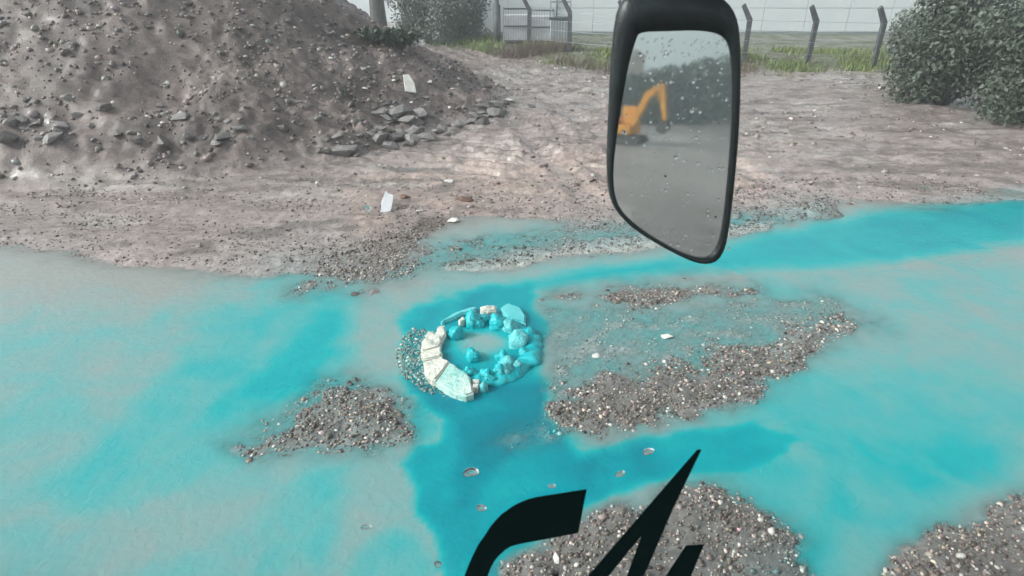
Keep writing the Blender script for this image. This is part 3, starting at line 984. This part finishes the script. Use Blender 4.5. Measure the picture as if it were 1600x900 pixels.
p = Y(672, 58, 31.5)
bush('bush', (p.x, p.y, .05), 3.2, 2.5, 2.6, M['leaf_grey'], 'grey green bush left of the pair behind the track', n=14000, leaf=.065, lobes=22, seed=1)
p = Y(716, 62, 30.5)
bush('bush', (p.x, p.y, .05), 3.2, 2.8, 2.6, M['leaf_grey'], 'taller grey green bush beside the dark pole', n=14000, leaf=.065, lobes=22, seed=2)
p = on(606, 66)
bush('bush', (p.x, p.y, p.z - .15), 1.9, .5, 1.0, M['leaf_dark'], 'low dark weeds growing on the back of the heap', n=1500, leaf=.07, seed=3)
p = on(1520, 178)
bush('bush', (p.x, p.y + 1.2, p.z), 3.4, 3.2, 2.6, M['leaf_dark'], 'large dark green bush at the right side of the yard', n=16000, leaf=.06, seed=4, lobes=26)
p = on(1650, 205)
bush('bush', (p.x, p.y + 1.0, p.z), 2.8, 2.6, 2.4, M['leaf_dark'], 'dark green bush nearest the right edge of the yard', n=12000, leaf=.06, seed=5, lobes=22)
p = on(1440, 128)
bush('bush', (p.x, p.y + .8, p.z), 2.2, 2.0, 2.0, M['leaf_grey'], 'smaller grey green bush left of the large dark bush', n=8000, leaf=.06, seed=6, lobes=16)


def blades(name, mat, x, y, z, h, w, label, cat):
    n = len(x)
    th = rng.uniform(0, 6.28, n)
    ln = rng.normal(0, .35, (n, 2)) * h[:, None]
    bx = np.stack([np.cos(th), np.sin(th)], 1) * w
    P0 = np.stack([x, y, z - .02], 1)
    V = np.stack([P0 - np.c_[bx, np.zeros(n)], P0 + np.c_[bx, np.zeros(n)], P0 + np.c_[ln, h]], 1).reshape(-1, 3)
    me = mesh_np(name, V, np.arange(3 * n).reshape(-1, 3))
    attr_f(me, 'tone', np.repeat(np.clip(rng.normal(.5, .25, n), 0, 1), 3))
    o = link(name, me, mat)
    return tag(o, label, cat, kind='stuff')


n = 46000
x = rng.uniform(-4.0, 26, n)
y = np.maximum(28.0 - 1.25 * (x + 1.8), 21.6) + rng.uniform(-.3, 4.5, n)
k = rng.random(n) < np.clip(.35 + 1.0 * fbm(x * .8, y * .8, 3, 501), 0, 1)
x, y = x[k], y[k]
z = fields(x, y)['z']
blades('grass', M['leaf_grass'], x, y, z, rng.uniform(.08, .32, len(x)), .018, 'green grass verge under the fence', 'grass')
n = 1800
x = np.concatenate([rng.normal(.3, .55, n // 2), rng.normal(1.6, .6, n // 2)])
y = 26.0 + rng.normal(0, .35, n)
z = fields(x, y)['z']
blades('dry_weeds', M['leaf_dry'], x, y, z, rng.uniform(.15, .62, n), .012, 'brown dry weeds at the foot of the fence posts', 'weeds')
n = 1500
x = rng.uniform(1.5, 8.5, n); y = np.maximum(28.0 - 1.25 * (x + 1.8), 21.6) + rng.normal(.2, .55, n)
blades('dry_brush', M['leaf_dry'], x, y, fields(x, y)['z'], rng.uniform(.12, .45, n), .015, 'brown dead brush edging the grass beside the mirror', 'weeds')

# tree at the far left of the track
p = Y(590, 25, 33.0)
t = empty('tree', (p.x, p.y, 0), 'tall grey tree trunk rising behind the rubble heap', 'tree')
bm = bmesh.new()
bm_tube(bm, [(0, 0, -.3), (.03, 0, .8), (0, .05, 2.2), (.1, .05, 3.8), (.05, 0, 5.6)], [.50, .42, .36, .30, .12], 14)
for a in range(5):
    c_, s_ = math.cos(a * 1.3), math.sin(a * 1.3)
    bm_tube(bm, [(.05, .03, 3.2 + a * .4), (c_ * .9, s_ * .9, 4.4 + a * .4), (c_ * 1.8, s_ * 1.8, 5.4 + a * .3)], [.14, .08, .03], 7)
from_bm('trunk', bm, M['bark'], t, True)
q = rng.normal(0, 1, (5000, 3)) * np.array([1.1, 1.1, .7]) + np.array([0, 0, 5.6])
leaves('crown', M['leaf_grey'], q, .12, t)

# ------------------------------------------------------------------ pale building behind the fence
BY = 33.5
bld = empty('building', (0, BY, 0), 'long pale white clad building behind the fence', 'building')
bx0, bx1, bh, bz = -4.6, 36.2, 6.0, .35
bm = bmesh.new(); bm_box(bm, (bx0, .06, bz), (bx1, 9, bh)); from_bm('wall', bm, M['cladding'], bld)
bm = bmesh.new(); bm_box(bm, (bx0 - .05, -.02, -.2), (bx1 + .05, 9.1, bz - .003)); from_bm('plinth', bm, M['trim'], bld)
pw = 2.2
me_p = None
i = 0
xx = bx0
while xx < bx1 - .1:
    for j in range(5):
        z0 = bz + .02 + j * 1.12
        if me_p is None:
            bm = bmesh.new(); bm_box(bm, (.012, 0, .012), (pw - .012, .055, 1.12 - .012))
            bmesh.ops.bevel(bm, geom=bm.edges[:], offset=.008, segments=1, affect='EDGES')
            o = from_bm('cladding_panel', bm, M['cladding'], bld); me_p = o.data
        else:
            o = link('cladding_panel', me_p, None, bld)
        o.location = (xx, rd.uniform(-.006, .0), z0)
    xx += pw
bm = bmesh.new(); bm_box(bm, (bx0 - .3, -.3, bh + .003), (bx1 + .3, 9.3, bh + .3)); from_bm('roof', bm, M['trim'], bld)
bm = bmesh.new(); bm_tube(bm, [(2.3, -.08, .4), (2.3, -.08, 5.9)], .05, 8); from_bm('downpipe', bm, M['galv'], bld, True)
bm = bmesh.new(); bm_box(bm, (-1.1, -.05, 2.05), (1.9, -.015, 2.12)); from_bm('rail', bm, M['trim'], bld)
for wx_ in (8.5, 14.0, 19.5):
    bm = bmesh.new(); bm_box(bm, (wx_, -.06, 2.9), (wx_ + 1.6, -.012, 4.1)); w_ = from_bm('window', bm, M['trim'], bld)
    bm = bmesh.new(); bm_box(bm, (wx_ + .08, -.075, 2.98), (wx_ + 1.52, -.063, 4.02)); from_bm('pane', bm, M['glass_dark'], w_)
b2 = empty('house', (-9, 46, 0), 'pale house far behind the tree trunk', 'house')
bm = bmesh.new(); bm_box(bm, (-16, 0, -.2), (6.5, 8, 5.2)); from_bm('wall', bm, M['cladding'], b2)
bm = bmesh.new()
bm_prism(bm, [(-16.5, -.5, 5.203), (-16.5, 8.5, 5.203), (-16.5, 4, 7.4)], (23.5, 0, 0)); from_bm('roof', bm, M['red'], b2)
for k in range(6):
    bm = bmesh.new(); bm_box(bm, (-14.5 + k * 3.4, -.06, 1.4), (-13.2 + k * 3.4, -.003, 2.9)); w_ = from_bm('window', bm, M['trim'], b2)
    bm = bmesh.new(); bm_box(bm, (-14.42 + k * 3.4, -.08, 1.48), (-13.28 + k * 3.4, -.063, 2.82)); from_bm('pane', bm, M['glass_dark'], w_)

# ------------------------------------------------------------------ fence: bent-top posts with wires
FY = 25.6
fence = []
post_px = [(826, 73), (889, 81), (973, 89), (1066, 94), (1162, 98), (1262, 101), (1366, 104)]
names = ['second bent-top fence post from the left, beside the white container', 'bent-top fence post half hidden behind the mirror']
labels = ['bent-top fence post furthest left, beside the steel crates', 'bent-top fence post between the steel crates and the white wall', 'bent-top fence post showing just left of the mirror',
          'bent-top fence post behind the mirror', 'first bent-top fence post to the right of the mirror', 'second bent-top fence post to the right of the mirror', 'third bent-top fence post to the right of the mirror']
pm = None
tops = []
for (u, v), lb in zip(post_px, labels):
    p = on(u, v)
    x_, FY = p.x, p.y
    z_ = p.z
    if pm is None:
        bm = bmesh.new()
        w_ = .075
        pts = [(-w_, 0, -.3), (w_, 0, -.3), (w_, 0, 1.46), (-.26, 0, 1.98), (-.36, 0, 1.88), (-w_, 0, 1.40)]
        bm_prism(bm, pts, (0, .14, 0))
        bmesh.ops.bevel(bm, geom=bm.edges[:], offset=.012, segments=1, affect='EDGES')
        o = from_bm('fence_post', bm, M['post']); pm = o.data
    else:
        o = link('fence_post', pm)
    o.location = (x_, FY, z_)
    o.rotation_euler = (0, R(rd.uniform(-1.5, 1.5)), R(rd.uniform(-12, 12)))
    tag(o, lb, 'fence post', 'bent-top posts of the fence')
    tops.append((x_, FY, z_))
for hh, nm in ((.35, 'lowest'), (.75, 'second'), (1.1, 'third'), (1.42, 'top')):
    bm = bmesh.new()
    bm_tube(bm, [(a, fy_ - .012, b + hh) for a, fy_, b in tops], .006, 5)
    o = from_bm('fence_wire', bm, M['galv'], None, True)
    tag(o, nm + ' steel wire strung along the bent-top posts', 'wire')
# dark pole
p = Y(777, 70, 29.2)
bm = bmesh.new()
bm_tube(bm, [(0, 0, -.2), (0, 0, 1.55), (0, 0, 1.56), (0, 0, 4.2)], [.17, .16, .10, .09], 12)
o = from_bm('pole', bm, M['post'], None, True); o.location = (p.x, p.y, zat(p.x, p.y))
tag(o, 'dark stepped pole standing right of the bushes', 'pole')


def crate(u, y, w, h, d, label, seed):
    p = Y(u, 60, y)
    z_ = zat(p.x, y)
    o = empty('steel_crate', (p.x, y, z_), label, 'crate', 'steel mesh crates stacked behind the fence')
    bm = bmesh.new()
    for sx in (-w / 2, w / 2):
        for sy in (0, d):
            bm_box(bm, (sx - .025, sy - .025, 0), (sx + .025, sy + .025, h))
    from_bm('corner_post', bm, M['galv'], o)
    for zz in (.12, h * .5, h - .03):
        bm = bmesh.new(); bm_box(bm, (-w / 2 + .028, -.02, zz - .03), (w / 2 - .028, .02, zz + .03)); from_bm('rail', bm, M['post'], o)
    for k in range(9):
        xk = -w / 2 + w * (k + 1) / 10
        bm = bmesh.new(); bm_box(bm, (xk - .008, .022, .1), (xk + .008, .036, h)); from_bm('bar', bm, M['galv'], o)
    bm = bmesh.new(); bm_box(bm, (-w / 2 + .05, .06, .15), (w / 2 - .05, d - .06, h * .8)); from_bm('load', bm, M['plastic_white'], o)
    return o


crate(806, 28.4, 1.1, 1.45, 1.0, 'steel mesh crate left of the first bent-top post', 1)
crate(846, 28.2, 1.1, 1.4, 1.0, 'steel mesh crate between the two crates\' fence posts', 2)
p = Y(874, 70, 28.0)
tk = empty('container', (p.x, 28.0, zat(p.x, 28.0)), 'white ribbed container with dark shelf behind the fence', 'container')
bm = bmesh.new(); bm_box(bm, (-.42, 0, .05), (.42, .8, .95)); from_bm('tank', bm, M['plastic_white'], tk)
for k in range(7):
    bm = bmesh.new(); bm_box(bm, (-.40 + k * .125, -.03, .06), (-.35 + k * .125, -.003, .93)); from_bm('rib', bm, M['trim'], tk)
bm = bmesh.new(); bm_box(bm, (-.47, -.06, 1.0), (.47, .85, 1.08)); from_bm('shelf', bm, M['post'], tk)
bm = bmesh.new(); bm_box(bm, (-.45, -.02, 1.083), (-.40, .03, 1.75)); bm_box(bm, (.40, -.02, 1.083), (.45, .03, 1.75)); bm_box(bm, (-.397, -.02, 1.66), (.397, .03, 1.72)); from_bm('shelf_frame', bm, M['galv'], tk)

# small bright litter at the edge of the verge
for i, (u, v, lb) in enumerate([(883, 107, 'left of two'), (869, 108, 'furthest left'), (944, 108, 'nearest the mirror'), (944, 122, 'lower one near the mirror'), (845, 96, 'long flat one by the crates')]):
    rock('stone', (u, v), .10, 'rock_white', 'white stone along the verge, ' + lb, 'stone', seed=80 + i, squash=.5)

# ------------------------------------------------------------------ the vehicle we sit in: windscreen, lettering, mirror
PY = 0.62
cab = empty('truck_cab', (0, PY, 0), 'truck cab front with windscreen, black lettering and side mirror', 'truck')
bm = bmesh.new(); bm_box(bm, (-1.15, 0, 1.93), (1.15, .005, 3.9)); ws = from_bm('windscreen', bm, M['glass'], cab)
bm = bmesh.new()
bm_box(bm, (-1.22, -.03, 1.80), (1.22, .03, 1.925)); bm_box(bm, (-1.22, -.03, 3.905), (1.22, .03, 4.0))
bm_box(bm, (-1.22, -.03, 1.928), (-1.155, .03, 3.902)); bm_box(bm, (1.155, -.03, 1.928), (1.22, .03, 3.902))
from_bm('windscreen_frame', bm, M['black'], cab)
bm = bmesh.new(); bm_box(bm, (-1.2, -.08, .75), (1.2, .02, 1.797)); bmesh.ops.bevel(bm, geom=bm.edges[:], offset=.02, segments=2, affect='EDGES'); from_bm('front_panel', bm, M['plastic_white'], cab)
bm = bmesh.new(); bm_box(bm, (-1.22, -.15, .35), (1.22, .08, .745)); bmesh.ops.bevel(bm, geom=bm.edges[:], offset=.03, segments=2, affect='EDGES'); from_bm('bumper', bm, M['black'], cab)
for sx in (-1, 1):
    bm = bmesh.new()
    bm_tube(bm, [(sx * .85, -.75, .48), (sx * 1.15, -.75, .48)], .48, 28)
    from_bm('wheel', bm, M['steel_dark'], cab)


def decal(name, polys):
    bm = bmesh.new()
    for pl in polys:
        pts = [Y(u, v, PY - .0025) - Vector((0, PY, 0)) for u, v in pl]
        n_ = len(pts)
        A_ = [bm.verts.new(q) for q in pts]
        B_ = [bm.verts.new(q + Vector((0, .0012, 0))) for q in pts]
        for tri in tessellate_polygon([pts]):
            bm.faces.new([A_[i] for i in tri])
            bm.faces.new([B_[i] for i in tri])
        for i in range(n_):
            bm.faces.new((A_[i], A_[(i + 1) % n_], B_[(i + 1) % n_], B_[i]))
    o = from_bm(name, bm, M['vinyl'], ws)
    o.parent = ws
    return o


decal('letter', [[(726, 900), (731, 886), (737.6, 871), (747, 852), (758, 836.5), (766, 824), (775, 813), (784, 804), (795, 796), (805, 789.5), (815.6, 784.5), (826, 780.5), (840, 777), (916.7, 765),
                  (903.7, 833), (844.5, 844), (812, 850), (798, 854), (790, 859), (784, 864), (777, 871), (772, 878), (766, 889), (762, 900), (759, 914), (762, 926), (770, 931), (785, 930), (845, 911), (873, 896),
                  (862, 962), (830, 978), (790, 990), (755, 992), (735, 984), (722, 965), (718, 940), (720, 918)]])
decal('letter', [[(868, 960), (919.6, 900), (1054, 744), (1090, 703), (1096, 703), (1054, 790), (1006, 900), (980, 960), (957, 960), (980, 900), (1003, 836.5), (951, 900), (905, 960)],
                 [(925, 934), (966, 934), (961, 950), (914, 950)]])
decal('letter', [[(1041, 900), (1054, 880), (1072, 853), (1100, 851), (1080, 900), (1056, 960), (1004, 960)]])


def dome(name, u, v, wpx, hpx, rz, thick=.0036):
    c_ = Y(u, v, PY + .0054)
    k_ = PY / ray(u, v).y / FPX
    rx, rz_ = wpx * k_ * .5, hpx * k_ * .5 * 1.1
    bm = bmesh.new()
    rd2 = random.Random(int(u * 7 + v))
    n_, rings = 20, 5
    prev = None
    wob = [1 + .12 * math.sin(2 * math.pi * k * 2 / n_ + u) + .08 * math.sin(2 * math.pi * k * 3 / n_ + v) for k in range(n_)]
    for j in range(rings):
        a = j / rings * math.pi / 2
        ring = []
        for k in range(n_):
            th = 2 * math.pi * k / n_
            xx_, zz_ = rx * wob[k] * math.cos(a) * math.cos(th), rz_ * wob[k] * math.cos(a) * math.sin(th)
            ring.append(bm.verts.new((xx_ * math.cos(rz) - zz_ * math.sin(rz), thick * math.sin(a), xx_ * math.sin(rz) + zz_ * math.cos(rz))))
        if prev:
            for k in range(n_):
                bm.faces.new((prev[k], prev[(k + 1) % n_], ring[(k + 1) % n_], ring[k]))
        else:
            base = ring
        prev = ring
    tip = bm.verts.new((0, thick, 0))
    for k in range(n_):
        bm.faces.new((prev[k], prev[(k + 1) % n_], tip))
    bm.faces.new(base)
    o = from_bm(name, bm, M['drop'], ws, True)
    o.location = c_ - Vector((0, PY, 0))
    return o


for (u, v, w_, h_, a) in [(736, 738, 24, 18, .1), (752, 794, 18, 12, .3), (969, 741, 15, 11, .4), (1013, 706, 17, 13, .3), (684, 882, 14, 12, .4), (572, 824, 18, 9, 0), (574, 326, 12, 10, 0),
                          (862, 760, 12, 7, 0)]:
    dome('raindrop', u, v, w_, h_, a)

# side mirror: glass facing back along the truck
MY = 1.02
mroot = None
mn = Vector((-.03, -1.0, .083)).normalized()
mc = Y(1050, 215, MY)
d0 = ray(1050, 215)


def on_mirror(u, v, off=0.0):
    d = ray(u, v)
    o_ = Vector((0, 0, CAMH))
    t_ = ((mc + mn * off) - o_).dot(mn) / d.dot(mn)
    return o_ + d * t_


def rounded(outline, it=2):
    pts = [Vector((u, v)) for u, v in outline]
    for _ in range(it):
        q = []
        for i, a in enumerate(pts):
            b = pts[(i + 1) % len(pts)]
            q += [a.lerp(b, .25), a.lerp(b, .75)]
        pts = q
    return [(p_.x, p_.y) for p_ in pts]


gl_out = rounded([(994, 60), (981, 105), (966, 195), (957, 270), (962, 318), (990, 352), (1054, 392), (1098, 408), (1122, 396), (1134, 340), (1146, 200), (1146, 90), (1136, 56), (1100, 47), (1040, 49), (1000, 50)], 2)
ho_out = rounded([(968, 10), (959, 95), (954, 195), (951, 272), (958, 324), (988, 358), (1054, 397), (1100, 416), (1130, 404), (1142, 344), (1156, 200), (1158, 80), (1152, 20), (1120, -12), (1060, -20), (995, -14)], 2)
off = Vector((0, PY, 0))
bm = bmesh.new()
bm_prism(bm, [on_mirror(u, v) - off for u, v in gl_out], -mn * .004)
mg_parent = None
hous = bmesh.new()
front = [on_mirror(u, v, .006) - off for u, v in ho_out]
inner = [on_mirror(u, v, .006) - off for u, v in gl_out]
# rim around the glass: outer outline to glass outline, then back shell
cen = sum(front, Vector()) / len(front)
A = [hous.verts.new(p_) for p_ in front]
I1 = [hous.verts.new(p_) for p_ in inner]
I2 = [hous.verts.new(p_ - mn * .012) for p_ in inner]
B = [hous.verts.new(cen + (p_ - cen) * 1.015 - mn * .03) for p_ in front]
Cc = [hous.verts.new(cen + (p_ - cen) * .93 - mn * .085) for p_ in front]
D = [hous.verts.new(cen + (p_ - cen) * .6 - mn * .115) for p_ in front]
nA = len(A)
assert len(I1) == nA
for ra, rb in ((I2, I1), (I1, A), (A, B), (B, Cc), (Cc, D)):
    for k in range(nA):
        hous.faces.new((ra[k], ra[(k + 1) % nA], rb[(k + 1) % nA], rb[k]))
hous.faces.new(D)
sm_ = from_bm('side_mirror', hous, M['black'], cab, True)
glass_o = from_bm('mirror_glass', bm, M['mirror'], sm_)
# arm from the housing up to the roof edge
bm = bmesh.new()
a0 = on_mirror(1075, 25, -.05) - off
bm_tube(bm, [a0, on_mirror(1060, -20, -.04) - off, on_mirror(1040, -80, .03) - off, Vector((.75, .12, 3.55)), Vector((1.0, .05, 3.80)), Vector((1.16, .0, 3.90))], [.040, .042, .034, .028, .026, .026], 12)
from_bm('mirror_arm', bm, M['black'], sm_, True)
# rain beads on the mirror
bm = bmesh.new()
rd = random.Random(11)
tang = mn.cross(Vector((0, 0, 1))).normalized()
for k in range(270):
    v = 60 + 330 * rd.random() ** 1.6
    u = rd.uniform(972, 1140)
    if v > 330 and u < 1000: continue
    c_ = on_mirror(u, v, .0006) - off
    s_ = rd.lognormvariate(-6.55, .38)
    r_ = bmesh.ops.create_icosphere(bm, subdivisions=2, radius=1.0)
    for vv_ in r_['verts']:
        q_ = vv_.co
        vv_.co = c_ + tang * q_.x * s_ + tang.cross(mn) * q_.y * s_ * 1.15 + mn * max(q_.z, -.1) * s_ * .55
o = from_bm('rain_beads', bm, M['drop'], sm_, True)
o['kind'] = 'stuff'

# ------------------------------------------------------------------ what the mirror shows: yard behind us
def mirrored(u, v):
    p_ = on_mirror(u, v)
    d = ray(u, v).normalized()
    return p_, d - 2 * d.dot(mn) * mn


p_, r_ = mirrored(978, 208)
tt = 33.0
ex = p_ + r_ * (tt / abs(r_.y))
print('excavator ray', p_, r_, ex)
exc = empty('excavator', (ex.x, ex.y, zat(ex.x, ex.y)), 'orange excavator seen in the side mirror', 'excavator', rz=R(35))
exc.scale = (.85, .85, .85)
for sy in (-.55, .55):
    bm = bmesh.new()
    pts = [(-1.1, 0, .05), (1.1, 0, .05), (1.35, 0, .3), (1.1, 0, .58), (-1.1, 0, .58), (-1.35, 0, .3)]
    bm_prism(bm, [(a, sy - .18, c_) for a, _, c_ in pts], (0, .36, 0))
    from_bm('track', bm, M['steel_dark'], exc)
bm = bmesh.new(); bm_box(bm, (-1.2, -.75, .65), (.7, .75, 1.25)); bmesh.ops.bevel(bm, geom=bm.edges[:], offset=.08, segments=2, affect='EDGES'); from_bm('body', bm, M['orange'], exc)
bm = bmesh.new(); bm_box(bm, (-1.25, -.7, 1.253), (-.4, .7, 1.6)); bmesh.ops.bevel(bm, geom=bm.edges[:], offset=.1, segments=2, affect='EDGES'); from_bm('counterweight', bm, M['orange'], exc)
bm = bmesh.new(); bm_box(bm, (-.35, -.7, 1.253), (.65, .05, 2.35)); bmesh.ops.bevel(bm, geom=bm.edges[:], offset=.06, segments=2, affect='EDGES'); cb = from_bm('cab', bm, M['orange'], exc)
bm = bmesh.new(); bm_box(bm, (.655, -.6, 1.5), (.67, -.05, 2.2)); bm_box(bm, (-.2, -.72, 1.6), (.5, -.705, 2.2)); from_bm('window', bm, M['glass_dark'], cb)
bm = bmesh.new(); bm_prism(bm, [(.4, .2, 1.0), (.7, .2, 1.0), (1.7, .2, 2.9), (2.5, .2, 3.5), (2.4, .2, 3.75), (1.4, .2, 3.2)], (0, .32, 0)); from_bm('boom', bm, M['orange'], exc)
bm = bmesh.new(); bm_prism(bm, [(2.2, .24, 3.75), (2.6, .24, 3.7), (2.9, .24, 1.6), (2.7, .24, 1.6)], (0, .24, 0)); from_bm('stick', bm, M['orange'], exc)
bm = bmesh.new(); bm_prism(bm, [(2.65, .05, 1.6), (3.0, .05, 1.6), (3.1, .05, 1.1), (2.7, .05, .8), (2.3, .05, 1.0)], (0, .6, 0)); from_bm('bucket', bm, M['steel_dark'], exc)

# wooded slope behind the yard, and a house on it
n = 52000
x = rng.uniform(-5, 50, n)
y = -52 - rng.uniform(0, 9, n) + 2 * fbm(x * .1, x * .1, 2, 9)
top = 4.9 + 1.3 * fbm(x * .12, x * 0, 3, 601) + .9 * fbm(x * .6, y * .3, 2, 602)
z = top * rng.random(n) ** .8
o = leaves('woodland', M['leaf_dark'], np.stack([x, y, z], 1), .42)
tag(o, 'dark wooded slope seen only in the side mirror', 'woodland', kind='stuff')
p_, r_ = mirrored(992, 92)
hp = p_ + r_ * (58 / abs(r_.y))
h_ = empty('house', (hp.x, hp.y, 0), 'pinkish house above the woods in the side mirror', 'house')
bm = bmesh.new(); bm_box(bm, (-.9, -3, 0), (.9, 0, hp.z + .2)); from_bm('wall', bm, M['wall_pink'], h_)
bm = bmesh.new(); bm_prism(bm, [(-1.1, -3.3, hp.z + .203), (1.1, -3.3, hp.z + .203), (0, -3.3, hp.z + .8)], (0, 3.6, 0)); from_bm('roof', bm, M['red'], h_)

# ------------------------------------------------------------------ rain haze
m = bpy.data.materials.new('rain_haze')
m.use_nodes = True
N, L = m.node_tree.nodes, m.node_tree.links
N.remove(N['Principled BSDF'])
pv = N.new('ShaderNodeVolumePrincipled')
pv.inputs['Color'].default_value = (0.90, 0.95, 0.97, 1)
pv.inputs['Density'].default_value = 0.005
pv.inputs['Anisotropy'].default_value = 0.2
L.new(pv.outputs[0], N['Material Output'].inputs['Volume'])
bm = bmesh.new()
bm_box(bm, (-720, -430, -1.6), (720, 920, 14))
o = from_bm('haze', bm, m)
tag(o, 'thin grey rain haze over the yard', 'haze', kind='stuff')
